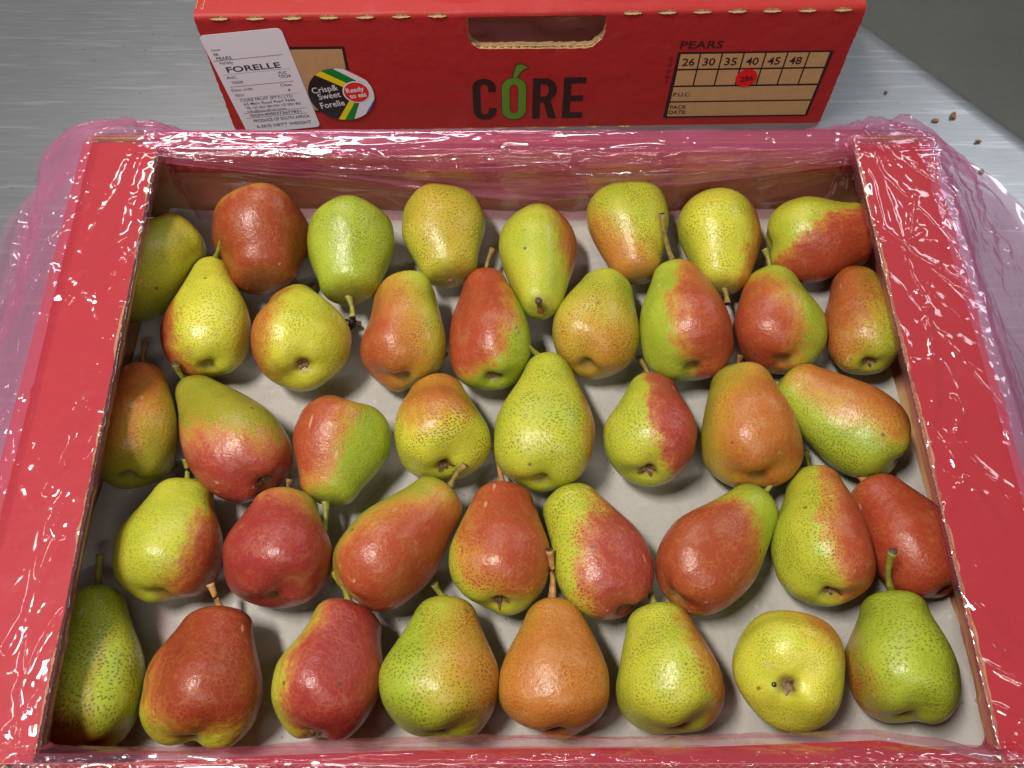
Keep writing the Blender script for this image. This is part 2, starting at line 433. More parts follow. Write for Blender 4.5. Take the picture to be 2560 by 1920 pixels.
# pears: id, place, axes, length, radius, neck, widest, bend, lumps, stem tip, calyx, blush direction, edge, softness, depth, skin, blush, freckles, label
PEARS = [
    (1, [-0.2951, 0.357, 0.0395], [0.80173, -0.06247, 0.59441, -0.59768, -0.0838, 0.79734, 0.0, -0.99452, -0.10453], 0.0859, 0.0338, 0.62, 0.37, 0, 1.35, None, 0, [0.294, -0.824, -0.484], 3, 0.72, 0.0, 'y', 'br', 0.5, 'yellow pear half hidden under the left flap in the far corner'),
    (2, [-0.1946, 0.4441, 0.0406], [-0.98127, -0.01344, 0.19214, -0.19261, 0.06845, -0.97888, 0.0, -0.99756, -0.06976], 0.0727, 0.0373, 0.62, 0.37, 0, 1.76, None, 0, [0.079, 0.032, 0.996], -0.55, 0.72, 0.8, 'ol', 'bn', 0.25, 'dark red pear lying neck down in the far left, with a stem shadow across it'),
    (3, [-0.1229, 0.4369, 0.0386], [-0.99875, -0.00349, 0.04988, -0.05, 0.06967, -0.99632, 0.0, -0.99756, -0.06976], 0.0753, 0.0338, 0.62, 0.37, 0, 1.35, [-0.0039, -0.0013, 0.0934], 0, [0.025, -0.903, 0.43], 3, 0.72, 0.0, 'g', 'br', 1.0, 'freckled green pear without blush, third from the left along the far wall'),
    (4, [-0.0593, 0.458, 0.0335], [-0.97587, -0.01523, 0.21784, -0.21837, 0.06807, -0.97349, 0.0, -0.99756, -0.06976], 0.0781, 0.0307, 0.66, 0.4, 0.1, 1.35, [0.0191, 0.0003, 0.0722], 0, [0.039, -0.994, 0.104], 0.72, 1.16, 0.32, 'y', 'or', 1.0, 'heavily freckled yellow pear with faint orange cheek, tallest against the far wall'),
    (5, [0.0195, 0.4404, 0.0228], [-0.99998, 0.00138, 0.00552, -0.00569, -0.24192, -0.97028, 0.0, -0.9703, 0.24192], 0.1034, 0.03, 0.49, 0.34, 0, 1.35, [0.0018, -0.013, 0.1076], 0, [-0.923, 0.011, -0.385], 0.62, 0.65, 0.74, 'y', 'bn', 0.5, 'long yellow pear pointing its cut stem straight at the viewer'),
    (6, [0.0862, 0.4648, 0.0336], [-0.99347, -0.00796, 0.11378, -0.11406, 0.0693, -0.99105, 0.0, -0.99756, -0.06976], 0.0835, 0.0301, 0.56, 0.37, 0, 1.35, None, 0, [0.534, 0.206, 0.82], 0.38, 0.72, 0.55, 'y', 'or', 1.0, 'yellow freckled pear with orange brown lower cheek, behind a pear with short bent stem'),
    (7, [0.1598, 0.4542, 0.0334], [-0.99946, 0.00229, -0.03273, 0.03281, 0.06972, -0.99703, 0.0, -0.99756, -0.06976], 0.0815, 0.0307, 0.58, 0.38, 0, 1.35, [-0.0011, -0.001, 0.0942], 0, [-0.953, 0.144, 0.267], 0.62, 0.51, 0.78, 'yb', 'or', 0.8, 'bright yellow pear with red right rim, behind the pear with the longest stem'),
    (8, [0.1973, 0.416, 0.0262], [0.00075, 0.20791, 0.97815, -1.0, 0.00016, 0.00073, 0.0, -0.97815, 0.20791], 0.0746, 0.0317, 0.72, 0.37, 0, 1.35, None, 0, [0.831, 0.179, 0.527], 0.12, 0.43, 0.92, 'y', 'rd', 0.6, 'pear lying sideways with a yellow top and large red cheek, in the far right corner'),
    (9, [-0.2102, 0.3023, 0.0361], [0.97689, 0.02975, -0.21168, 0.21376, -0.13596, 0.96738, 0.0, -0.99027, -0.13917], 0.1035, 0.03, 0.42, 0.32, 0.1, 1.35, [0.0242, -0.0391, 0.0925], 0, [-0.967, 0.222, -0.124], 0.55, 0.72, 0.87, 'yb', 'bn', 0.8, 'yellow pear with brick red lower left edge and green stem bent to the right'),
    (10, [-0.1399, 0.2936, 0.0508], [0.95889, 0.11542, -0.25924, 0.28378, -0.39002, 0.87599, 0.0, -0.91355, -0.40674], 0.0894, 0.0325, 0.58, 0.4, 0, 1.62, [0.0147, 0.0016, 0.1091], 1, [-0.945, -0.155, 0.287], 0.5, 0.72, 0.83, 'yb', 'or', 0.8, 'squat yellow pear with orange left side showing its open calyx to the viewer'),
    (11, [-0.0752, 0.2945, 0.0346], [0.99911, 0.00369, -0.04213, 0.04229, -0.08708, 0.9953, 0.0, -0.99619, -0.08716], 0.0836, 0.0299, 0.74, 0.38, 0.0, 2.03, None, 0, [-0.793, -0.456, -0.404], 0.25, 1.3, 0.68, 'y', 'rd', 0.9, 'barrel shaped orange pear with a dimple in its right side'),
    (12, [-0.0127, 0.2926, 0.0364], [0.99659, 0.01434, -0.08132, 0.08257, -0.17306, 0.98144, 0.0, -0.98481, -0.17365], 0.1008, 0.0292, 0.55, 0.34, 0, 1.62, [0.0076, -0.0097, 0.12], 1, [-0.664, -0.643, 0.382], 0.2, 0.58, 0.88, 'g', 'rd', 0.6, 'pear with scarlet neck and lime green bottom, dry sepals at its end'),
    (13, [0.0522, 0.3041, 0.035], [0.97158, -0.03294, 0.2344, -0.2367, -0.13522, 0.96213, 0.0, -0.99027, -0.13917], 0.0861, 0.0302, 0.58, 0.37, 0, 1.35, [0.0089, -0.0139, 0.0977], 0, [0.206, -0.371, -0.906], 0.5, 1.3, 0.5, 'y', 'or', 1.0, 'orange and yellow freckled pear with a short bent brown stem'),
    (14, [0.1234, 0.297, 0.0421], [0.99998, 0.00096, -0.00682, 0.00689, -0.13917, 0.99024, 0.0, -0.99027, -0.13917], 0.0946, 0.034, 0.52, 0.37, 0, 1.35, [-0.0135, -0.0373, 0.1143], 0, [0.851, -0.488, -0.192], 0.18, 0.51, 0.85, 'g', 'rd', 0.4, 'pear split between green left and red right half, with a very long stem'),
    (15, [0.1884, 0.3078, 0.0348], [0.99737, -0.01008, 0.07171, -0.07242, -0.13881, 0.98767, 0.0, -0.99027, -0.13917], 0.0832, 0.0312, 0.56, 0.37, 0, 1.35, [-0.0051, -0.0106, 0.0997], 0, [-0.831, -0.33, -0.448], 0.35, 0.87, 0.87, 'g', 'rd', 0.8, 'pear with red left cheek and green right side, short stem hooked at the tip'),
    (16, [0.2463, 0.3035, 0.0376], [0.98961, -0.0299, 0.14066, -0.1438, -0.20575, 0.96798, 0.0, -0.97815, -0.20791], 0.0902, 0.0263, 0.66, 0.42, 0, 1.35, None, 1, [-0.901, -0.259, 0.347], 0.25, 1.01, 0.62, 'y', 'bn', 1.0, 'yellow pear with brown red left edge tucked under the right flap, calyx showing'),
    (17, [-0.2462, 0.2193, 0.0361], [0.9894, 0.01518, -0.14444, 0.14524, -0.10342, 0.98398, 0.0, -0.99452, -0.10453], 0.0872, 0.0306, 0.52, 0.37, 0, 1.35, [0.0002, -0.0024, 0.1084], 0, [-0.387, -0.692, 0.609], 0.35, 1.3, 0.7, 'ol', 'br', 0.8, 'olive and brown pear half in shadow beneath the left flap'),
    (18, [-0.1569, 0.214, 0.039], [0.76054, 0.09036, -0.64297, 0.64929, -0.10585, 0.75314, 0.0, -0.99027, -0.13917], 0.1092, 0.0317, 0.4, 0.33, 0, 1.35, [0.0001, -0.0224, 0.1088], 1, [-0.558, 0.236, -0.795], 0.18, 0.8, 0.88, 'ol', 'cr', 0.7, 'large pear with slim green neck toward upper left and maroon belly'),
    (19, [-0.1088, 0.2722, 0.0336], [-0.98712, 0.01116, -0.15958, 0.15997, 0.06886, -0.98472, 0.0, -0.99756, -0.06976], 0.0689, 0.0313, 0.56, 0.37, 0, 1.35, [-0.0035, 0.0006, 0.0877], 0, [0.802, -0.586, -0.116], 0.42, 0.8, 0.85, 'g', 'rd', 0.7, 'pear lying neck down with red left cheek, green stem pointing to the viewer'),
    (20, [-0.0434, 0.2252, 0.0399], [0.99048, 0.0333, -0.13355, 0.13763, -0.23962, 0.96106, 0.0, -0.9703, -0.24192], 0.0731, 0.0321, 0.54, 0.37, 0, 1.35, [0.009, -0.0063, 0.0972], 1, [-0.015, -0.902, 0.432], 0.62, 0.72, 0.69, 'yb', 'or', 1.1, 'bright lemon yellow pear with orange patch on its neck, a stem lying over its calyx'),
    (21, [0.018, 0.2156, 0.0397], [0.99696, -0.01085, 0.0772, -0.07796, -0.13875, 0.98725, 0.0, -0.99027, -0.13917], 0.0988, 0.0327, 0.5, 0.37, 0, 1.35, [-0.0247, -0.0305, 0.0988], 0, [0.982, 0.166, 0.088], 0.8, 0.51, 0.74, 'y', 'or', 0.9, 'large plain yellow green pear in the centre of the tray, long stem to upper left'),
    (22, [0.0869, 0.221, 0.0419], [0.98807, -0.04246, 0.14807, -0.15403, -0.27235, 0.94979, 0.0, -0.96126, -0.27564], 0.0799, 0.0299, 0.58, 0.38, 0, 1.35, [-0.0108, -0.0027, 0.1026], 1, [0.882, -0.429, 0.196], 0.35, 0.43, 0.87, 'y', 'cr', 0.9, 'pear with yellow green left half and deep crimson right half'),
    (23, [0.157, 0.218, 0.0402], [0.99962, -0.00386, 0.02745, -0.02772, -0.13912, 0.98989, 0.0, -0.99027, -0.13917], 0.0841, 0.0338, 0.6, 0.37, 0, 1.49, [0.0012, -0.002, 0.0973], 0, [0.593, -0.611, -0.524], -0.05, 1.01, 0.66, 'ol', 'or', 0.7, 'brownish orange pear with speckled net pattern, only its left shoulder green'),
    (24, [0.2548, 0.2353, 0.0333], [0.6882, 0.07584, -0.72154, 0.72552, -0.07194, 0.68443, 0.0, -0.99452, -0.10453], 0.091, 0.0291, 0.62, 0.37, 0, 1.35, [-0.0057, 0.0033, 0.0961], 1, [0.635, -0.769, 0.075], 0.42, 0.72, 0.68, 'g', 'or', 0.9, 'long pear lying across, orange above and lime green below, beside the right wall'),
    (25, [-0.2118, 0.1441, 0.0353], [0.99998, 0.00095, -0.00675, 0.00682, -0.13917, 0.99025, 0.0, -0.99027, -0.13917], 0.0758, 0.031, 0.56, 0.38, 0, 1.49, [-0.0004, -0.012, 0.0881], 0, [0.919, 0.237, -0.314], 0.5, 0.58, 0.74, 'y', 'bn', 0.5, 'glossy yellow green pear with brown red right edge, near the left flap'),
    (26, [-0.1421, 0.1399, 0.0403], [0.99975, 0.00308, -0.02194, 0.02215, -0.13914, 0.99003, 0.0, -0.99027, -0.13917], 0.0697, 0.0336, 0.56, 0.37, 0, 1.49, [0.0008, -0.0053, 0.078], 0, [-0.3, -0.398, -0.867], -0.45, 0.87, 0.98, 'ol', 'cr', 0.15, 'completely crimson pear with a stubby brown stem'),
    (27, [-0.097, 0.1444, 0.0359], [0.76777, -0.04469, 0.63916, -0.64072, -0.05356, 0.7659, 0.0, -0.99756, -0.06976], 0.0891, 0.0308, 0.58, 0.37, 0, 1.35, [-0.0003, -0.0132, 0.1048], 0, [0.78, -0.511, -0.363], 0.12, 0.87, 0.82, 'ol', 'rd', 0.6, 'rusty red pear lying diagonally with brown stem toward upper right'),
    (28, [-0.0074, 0.1379, 0.0383], [0.99973, -0.00479, 0.02252, -0.02302, -0.20786, 0.97789, 0.0, -0.97815, -0.20791], 0.0815, 0.0303, 0.56, 0.37, 0, 1.35, [-0.0066, -0.0064, 0.1102], 1, [0.337, -0.901, 0.274], 0.25, 0.87, 0.85, 'y', 'rd', 1.0, 'pear with orange red top fading to freckled green bottom, thin straight brown stem'),
    (29, [0.0675, 0.1352, 0.0327], [0.91717, 0.04166, -0.39632, 0.39851, -0.09587, 0.91214, 0.0, -0.99452, -0.10453], 0.0873, 0.029, 0.58, 0.37, 0, 1.35, [-0.0053, -0.0133, 0.0982], 0, [0.575, -0.448, -0.685], 0.2, 0.58, 0.83, 'y', 'cr', 1.0, 'pear with yellow left flank and raspberry red belly, stem toward upper left'),
    (30, [0.0989, 0.1424, 0.0337], [0.72934, -0.05963, 0.68155, -0.68415, -0.06357, 0.72657, 0.0, -0.99619, -0.08716], 0.0943, 0.0288, 0.54, 0.37, 0, 1.35, [-0.0008, -0.0092, 0.1064], 0, [-0.039, -0.764, -0.644], 0.2, 0.58, 0.75, 'g', 'bn', 0.6, 'brown red pear with lime green neck pointing to upper right'),
    (31, [0.1887, 0.1419, 0.0419], [0.99069, -0.03753, 0.13087, -0.13614, -0.27307, 0.95231, 0.0, -0.96126, -0.27564], 0.0912, 0.0303, 0.58, 0.37, 0, 1.49, [-0.003, -0.0016, 0.11], 1, [0.931, -0.366, 0.009], 0.22, 0.58, 0.83, 'y', 'rd', 1.0, 'pear with yellow left side and red right side, calyx at its lower right'),
    (32, [0.2624, 0.1474, 0.0324], [0.92828, 0.03887, -0.36985, 0.37189, -0.09703, 0.92319, 0.0, -0.99452, -0.10453], 0.0806, 0.0282, 0.58, 0.37, 0, 1.35, [-0.0045, 0.0005, 0.0933], 0, [-0.016, -0.874, -0.486], -0.5, 1.16, 0.92, 'o', 'rd', 0.1, 'vivid red pear against the right wall with orange stem toward upper left'),
    (33, [-0.2325, 0.0596, 0.035], [0.97213, 0.02451, -0.23316, 0.23444, -0.10162, 0.9668, 0.0, -0.99452, -0.10453], 0.0932, 0.029, 0.52, 0.37, 0, 1.35, [0.0013, -0.0024, 0.1142], 0, [-0.928, 0.147, -0.343], 0.45, 1.16, 0.41, 'g', 'or', 1.1, 'dull green freckled pear in the near left corner, half under the left flap'),
    (34, [-0.178, 0.0618, 0.037], [0.99889, -0.00819, 0.04646, -0.04718, -0.17345, 0.98371, 0.0, -0.98481, -0.17365], 0.0747, 0.033, 0.62, 0.37, 0, 2.16, [-0.0081, -0.0144, 0.0862], 0, [0.239, -0.902, 0.36], 0.12, 0.7, 0.88, 'yb', 'bn', 0.6, 'large pear with maroon top and yellow creased bottom, first full one in the near row'),
    (35, [-0.1091, 0.065, 0.0384], [0.98819, -0.02661, 0.15091, -0.15324, -0.1716, 0.97318, 0.0, -0.98481, -0.17365], 0.0754, 0.0311, 0.64, 0.37, 0, 1.62, [-0.0142, -0.0111, 0.091], 1, [0.877, -0.478, -0.042], -0.05, 0.6, 0.95, 'y', 'cr', 0.4, 'carmine pear with lime green left edge in the near row'),
    (36, [-0.0408, 0.0652, 0.0372], [0.9999, -0.00197, 0.01401, -0.01415, -0.13916, 0.99017, 0.0, -0.99027, -0.13917], 0.0784, 0.033, 0.48, 0.37, 0, 1.49, [-0.0077, -0.0091, 0.0843], 0, [0.886, -0.435, 0.16], 0.55, 1.16, 0.5, 'g', 'or', 1.0, 'broad olive green pear with orange upper right cheek and thick green stem'),
    (37, [0.0247, 0.0668, 0.0345], [0.99999, 0.0004, -0.00384, 0.00386, -0.10453, 0.99451, 0.0, -0.99452, -0.10453], 0.0754, 0.0302, 0.5, 0.37, 0, 1.49, [-0.0019, -0.0227, 0.0987], 0, [0.354, -0.894, -0.276], -0.35, 1.3, 0.62, 'o', 'or', 0.9, 'all orange pear with a long pale stem in the near row'),
    (38, [0.0928, 0.0682, 0.0371], [0.99624, 0.01206, -0.08578, 0.08662, -0.13865, 0.98655, 0.0, -0.99027, -0.13917], 0.0703, 0.0315, 0.56, 0.37, 0, 1.49, [0.0007, -0.0035, 0.0942], 0, [0.986, -0.097, 0.138], 0.52, 0.51, 0.78, 'y', 'or', 0.9, 'freckled yellow green pear with narrow red right flank in the near row'),
    (39, [0.1501, 0.0865, 0.0583], [0.85656, -0.40665, 0.31771, -0.51604, -0.67498, 0.52735, 0.0, -0.61566, -0.78801], 0.062, 0.0318, 0.62, 0.45, 0, 1.62, None, 1, [0.23, -0.904, 0.359], 0.72, 0.58, 0.51, 'yb', 'or', 0.7, 'round yellow pear standing with its calyx up, a small black hole beside it'),
    (40, [0.2211, 0.0739, 0.0365], [0.9861, -0.02312, 0.16451, -0.16613, -0.13724, 0.97651, 0.0, -0.99027, -0.13917], 0.0719, 0.0312, 0.62, 0.4, 0, 1.49, [-0.0158, -0.0435, 0.0784], 0, [-0.902, 0.343, -0.262], 0.75, 0.58, 0.46, 'g', 'bn', 0.9, 'plain green pear in the near right corner with upright stem'),
]

def pear_verts(L, R, neck, wide, bend, lump, seed, nu=56, nv=44):
    """Local pear skin: calyx near z=0, stem end at z=L. Returns verts (nv*nu+2, 3)."""
    rng = np.random.RandomState(seed)
    zb = [.055, .050, .028, .004, .0, .028, .075, .15]
    rb = [.0, .05, .12, .22, .36, .60, .76, .90]
    z2 = np.linspace(wide * .86, .90, 9)
    k = np.clip((z2 - wide) / (.92 - wide), 0, 1)
    s = .5 + .5 * np.cos(np.pi * k ** .86)
    s = .52 * s + .48 * (1 - k ** 1.8)
    r2 = neck + (1 - neck) * s
    r2[0] = .992
    zt = [.945, .975, .993, 1.0, .997, .992]
    rt = [neck * .88, neck * .68, neck * .42, neck * .2, neck * .07, 0]
    zz = np.array(zb + list(z2) + zt); rr = np.array(rb + list(r2) + rt)
    # Catmull-Rom by arc length
    d = np.concatenate([[0], np.cumsum(np.hypot(np.diff(zz * L / R), np.diff(rr)))])
    t = np.linspace(0, d[-1], nv + 2)
    def cr(y):
        m = np.gradient(y, d)
        i = np.clip(np.searchsorted(d, t, 'right') - 1, 0, len(d) - 2)
        h = d[i + 1] - d[i]; x = (t - d[i]) / h
        return ((2*x**3-3*x**2+1)*y[i] + (x**3-2*x**2+x)*h*m[i] + (-2*x**3+3*x**2)*y[i+1] + (x**3-x**2)*h*m[i+1])
    z = cr(zz); r = np.maximum(cr(rr), 0)
    z, r = z[1:-1], r[1:-1]
    th = np.linspace(0, 2 * np.pi, nu, endpoint=False)
    T, Z = np.meshgrid(th, z); Rr = np.repeat(r[:, None], nu, 1)
    p = rng.uniform(0, 6.28, 8)
    a = lump
    f = 1 + a * (.030 * np.cos(2*T + p[0] + 1.5*Z) + .022 * np.cos(3*T + p[1] - 3*Z) + .010 * np.cos(5*T + p[2] + 2*Z)
                 + .018 * np.cos(7*Z + p[3]) * np.cos(T + p[4]) + .012 * np.cos(11*Z + p[5] + 2*T))
    lob = np.exp(-((Z - .0) / .09) ** 2)
    zo = Z * L + lob * R * a * (.026 * np.cos(2*T + p[6]) + .024 * np.cos(3*T + p[7])) * np.clip(Rr * 2.2, 0, 1)
    tb = np.clip((Z - .3) / .7, 0, 1) ** 1.7
    ang = p[3] * 0
    x = Rr * R * f * np.cos(T) + bend * R * tb
    y = Rr * R * f * np.sin(T)
    V = np.stack([x.ravel(), y.ravel(), zo.ravel()], 1)
    bot = np.array([[0, 0, .056 * L]]); top = np.array([[bend * R, 0, .991 * L]])
    return np.concatenate([V, bot, top])

# ------------------------------------------------------------------ pears
BASE = dict(y=((.49, .48, .042), (.38, .43, .032)), g=((.38, .44, .038), (.29, .37, .026)), yb=((.61, .56, .05), (.50, .51, .04)),
            ol=((.33, .29, .028), (.27, .27, .022)), o=((.47, .33, .035), (.44, .38, .032)))
BLUSH = dict(cr=((.48, .21, .045), (.38, .065, .04), (.29, .028, .025)), rd=((.49, .23, .036), (.40, .085, .028), (.32, .036, .018)),
             br=((.48, .24, .03), (.40, .08, .02), (.27, .03, .012)), bn=((.44, .22, .03), (.36, .075, .024), (.24, .024, .014)))
BLUSH["or"] = ((.50, .28, .035), (.43, .135, .026), (.36, .07, .020))
BLUSH["bn2"] = BLUSH["bn"]

def pear_material(i, L, R, wide, d, thr, soft, mx, base, red, dots):
    m, nt, b = new_mat("pear_skin")
    co = obj_coord(nt)
    rr = np.random.RandomState(100 + i)
    sh = N(nt, "ShaderNodeVectorMath", operation="ADD"); nt.links.new(co, sh.inputs[0]); sh.inputs[1].default_value = tuple(rr.uniform(-3, 3, 3))
    co2 = sh.outputs[0]
    mp = N(nt, "ShaderNodeMapping"); nt.links.new(co, mp.inputs["Vector"])
    mp.inputs["Scale"].default_value = (1 / R, 1 / R, 2 / L); mp.inputs["Location"].default_value = (0, 0, -.84)
    dt = N(nt, "ShaderNodeVectorMath", operation="DOT_PRODUCT"); nt.links.new(mp.outputs[0], dt.inputs[0]); dt.inputs[1].default_value = d
    big = noise_node(nt, co2, 38, 3, .55); fine = noise_node(nt, co2, 420, 3, .6, .6); mid = noise_node(nt, co2, 130, 3, .6, .4)
    val = math_node(nt, "ADD", dt.outputs["Value"], math_node(nt, "MULTIPLY", math_node(nt, "SUBTRACT", big, .5), .75))
    val = math_node(nt, "ADD", val, math_node(nt, "MULTIPLY", math_node(nt, "SUBTRACT", mid, .5), .22))
    val = math_node(nt, "ADD", val, math_node(nt, "MULTIPLY", math_node(nt, "SUBTRACT", fine, .5), .40))
    mps = N(nt, "ShaderNodeMapping"); nt.links.new(co2, mps.inputs["Vector"]); mps.inputs["Scale"].default_value = (190, 190, 34)
    val = math_node(nt, "ADD", val, math_node(nt, "MULTIPLY", math_node(nt, "SUBTRACT", noise_node(nt, mps.outputs[0], 1.0, 3, .6), .5), .55))
    val = math_node(nt, "MULTIPLY", math_node(nt, "SUBTRACT", val, thr), 1.0 / soft)
    val = math_node(nt, "ADD", val, .5, clamp=True)
    val = math_node(nt, "MULTIPLY", val, mx)
    b0, b1 = BASE[base]
    bc = mix_col(nt, ramp(nt, noise_node(nt, co2, 45, 4, .6), [(.35, 0.), (.65, 1.)]), b0, b1)
    r0, r1, r2 = BLUSH[red]
    c = mix_col(nt, ramp(nt, val, [(0, 0.), (.38, 1.)]), bc, r0)
    c = mix_col(nt, ramp(nt, val, [(.30, 0.), (.66, 1.)]), c, r1)
    c = mix_col(nt, ramp(nt, val, [(.62, 0.), (1., 1.)]), c, r2)
    # pale net on the blushed skin
    v1 = N(nt, "ShaderNodeTexVoronoi", Scale=330.0, feature="DISTANCE_TO_EDGE"); nt.links.new(co2, v1.inputs["Vector"])
    net = ramp(nt, v1.outputs["Distance"], [(.02, 1.), (.16, 0.)])
    net = math_node(nt, "MULTIPLY", math_node(nt, "MULTIPLY", net, ramp(nt, mid, [(.38, 0.), (.62, 1.)])), ramp(nt, val, [(.35, 0.), (.65, .34), (1., .16)]))
    c = mix_col(nt, net, c, tuple(k * .55 + .45 * q for k, q in zip(r0, (.62, .30, .10))))
    sx = N(nt, "ShaderNodeSeparateXYZ"); nt.links.new(co, sx.inputs[0])
    rad = math_node(nt, "SQRT", math_node(nt, "ADD", math_node(nt, "POWER", sx.outputs[0], 2.0), math_node(nt, "POWER", sx.outputs[1], 2.0)))
    # lenticels: small dark dots, fewer and fainter on the red
    v2 = N(nt, "ShaderNodeTexVoronoi", voronoi_dimensions="2D", Scale=float(rr.uniform(440, 610)), Randomness=.95); nt.links.new(N(nt, "ShaderNodeTexCoord").outputs["UV"], v2.inputs["Vector"])
    sz = math_node(nt, "MULTIPLY", ramp(nt, noise_node(nt, co2, 70, 2), [(.3, .02), (.7, .23)]), 1.0)
    dot = math_node(nt, "SUBTRACT", 1.0, math_node(nt, "MULTIPLY", math_node(nt, "SUBTRACT", v2.outputs["Distance"], sz), 6.0), clamp=True)
    dot = math_node(nt, "MULTIPLY", dot, ramp(nt, val, [(0, .75), (.5, .75), (.85, .2)]))
    dot = math_node(nt, "MULTIPLY", dot, ramp(nt, math_node(nt, "MULTIPLY", rad, 1.0 / R), [(.25, 0.), (.5, 1.)]))
    dot = math_node(nt, "MULTIPLY", dot, float(dots), clamp=True)
    dc = mix_col(nt, ramp(nt, val, [(.02, 0.), (.3, 1.)]), (.14, .11, .010), (.22, .045, .009))
    c = mix_col(nt, dot, c, dc)
    # brown russet where the stem and the calyx sit
    cal = ramp(nt, math_node(nt, "ADD", rad, math_node(nt, "MULTIPLY", math_node(nt, "SUBTRACT", mid, .5), .004)), [(.0035, 1.), (.0075, 0.)])
    low = math_node(nt, "LESS_THAN", sx.outputs[2], .2 * L)
    c = mix_col(nt, math_node(nt, "MULTIPLY", math_node(nt, "MULTIPLY", cal, low), .75), c, (.16, .095, .03))
    top = ramp(nt, math_node(nt, "ADD", math_node(nt, "MULTIPLY", sx.outputs[2], 1 / L), math_node(nt, "MULTIPLY", math_node(nt, "SUBTRACT", mid, .5), .10)), [(.95, 0.), (1., .6)])
    c = mix_col(nt, top, c, (.22, .15, .045))
    # small brown scars and pale wax scuffs
    v3 = N(nt, "ShaderNodeTexVoronoi", Scale=62.0); nt.links.new(co2, v3.inputs["Vector"])
    sc3 = N(nt, "ShaderNodeSeparateColor"); nt.links.new(v3.outputs["Color"], sc3.inputs[0])
    scar = math_node(nt, "MULTIPLY", ramp(nt, math_node(nt, "ADD", v3.outputs["Distance"], math_node(nt, "MULTIPLY", fine, .10)), [(.11, 1.), (.15, 0.)]), math_node(nt, "GREATER_THAN", sc3.outputs[0], .72))
    c = mix_col(nt, math_node(nt, "MULTIPLY", scar, .75), c, (.10, .055, .02))
    mp4 = N(nt, "ShaderNodeMapping"); nt.links.new(co2, mp4.inputs["Vector"]); mp4.inputs["Rotation"].default_value = (.7 + i, .4 * i, .9); mp4.inputs["Scale"].default_value = (90, 90, 16)
    v4 = N(nt, "ShaderNodeTexVoronoi", Scale=1.0); nt.links.new(mp4.outputs[0], v4.inputs["Vector"])
    sc4 = N(nt, "ShaderNodeSeparateColor"); nt.links.new(v4.outputs["Color"], sc4.inputs[0])
    scuff = math_node(nt, "MULTIPLY", ramp(nt, v4.outputs["Distance"], [(.06, 1.), (.12, 0.)]), math_node(nt, "GREATER_THAN", sc4.outputs[1], .6))
    c = mix_col(nt, math_node(nt, "MULTIPLY", scuff, .5), c, (.62, .45, .28))
    rub = ramp(nt, noise_node(nt, co2, 55, 5, .7, .8), [(.56, 0.), (.74, 1.)])
    c = mix_col(nt, math_node(nt, "MULTIPLY", rub, .22), c, (.50, .34, .14))
    nt.links.new(c, b.inputs["Base Color"])
    b.inputs["Specular IOR Level"].default_value = .5
    nt.links.new(math_node(nt, "ADD", math_node(nt, "ADD", math_node(nt, "MULTIPLY", mid, .22), .22), math_node(nt, "MULTIPLY", rub, .18)), b.inputs["Roughness"])
    b.inputs["Subsurface Weight"].default_value = .0
    h = math_node(nt, "ADD", math_node(nt, "MULTIPLY", noise_node(nt, co2, 240, 3, .6), 1.0), math_node(nt, "MULTIPLY", fine, .45))
    bump(nt, h, .45, .0012, b)
    return m

def stem_mat(name, c0, c1):
    m, nt, b = new_mat(name)
    co = obj_coord(nt)
    f = noise_node(nt, co, 260, 4, .6)
    nt.links.new(mix_col(nt, ramp(nt, f, [(.38, 0.), (.62, 1.)]), c0, c1), b.inputs["Base Color"])
    b.inputs["Roughness"].default_value = .55
    bump(nt, f, .5, .0006, b)
    return m
M_stem = dict(g=stem_mat("green_stem", (.34, .34, .045), (.22, .20, .03)), b=stem_mat("brown_stem", (.30, .15, .045), (.16, .07, .02)),
              t=stem_mat("tan_stem", (.50, .27, .09), (.36, .17, .05)), o=stem_mat("olive_stem", (.34, .25, .06), (.19, .12, .03)))
M_tip = stem_mat("stem_tip", (.10, .06, .03), (.05, .03, .02))
M_calyx = stem_mat("dry_sepal", (.33, .19, .09), (.09, .045, .02))
M_hole = stem_mat("black_hole", (.012, .008, .006), (.02, .012, .01))

def stem_mesh(name, p0, p1, mat, bend, seed, r0=.0024, r1=.0026):
    p0 = Vector(p0); p1 = Vector(p1); d = p1 - p0; L = d.length
    rs = np.random.RandomState(seed)
    side = d.cross(Vector((rs.uniform(-1, 1), rs.uniform(-1, 1), rs.uniform(-1, 1)))).normalized()
    n, k = 14, 10
    V, F, MI = [], [], []
    pts = []
    for i in range(n + 1):
        t = -.06 + 1.06 * i / n
        pts.append(p0 + d * t + side * (bend * L * math.sin(math.pi * max(0, t))))
    for i in range(n + 1):
        t = i / n
        tan = (pts[min(n, i + 1)] - pts[max(0, i - 1)]).normalized()
        u = tan.orthogonal().normalized(); w = tan.cross(u)
        r = r0 * (1.35 - .65 * min(1, t * 2.4)) + (r1 - r0 * .70) * max(0, (t - .62) / .38) ** 1.6
        for j in range(k):
            a = 2 * math.pi * j / k
            rr_ = r * (1 + .10 * math.sin(3 * a + 5 * t) + rs.uniform(-.04, .04))
            V.append(pts[i] + (u * math.cos(a) + w * math.sin(a)) * rr_)
    for i in range(n):
        for j in range(k):
            F.append((i * k + j, i * k + (j + 1) % k, (i + 1) * k + (j + 1) % k, (i + 1) * k + j)); MI.append(0)
    c_ = len(V); V.append(pts[-1] - (pts[-1] - pts[-2]) * .3)
    for j in range(k):
        F.append((n * k + j, n * k + (j + 1) % k, c_)); MI.append(1)
    return mesh_from(name, V, F, [mat, M_tip], True, MI)

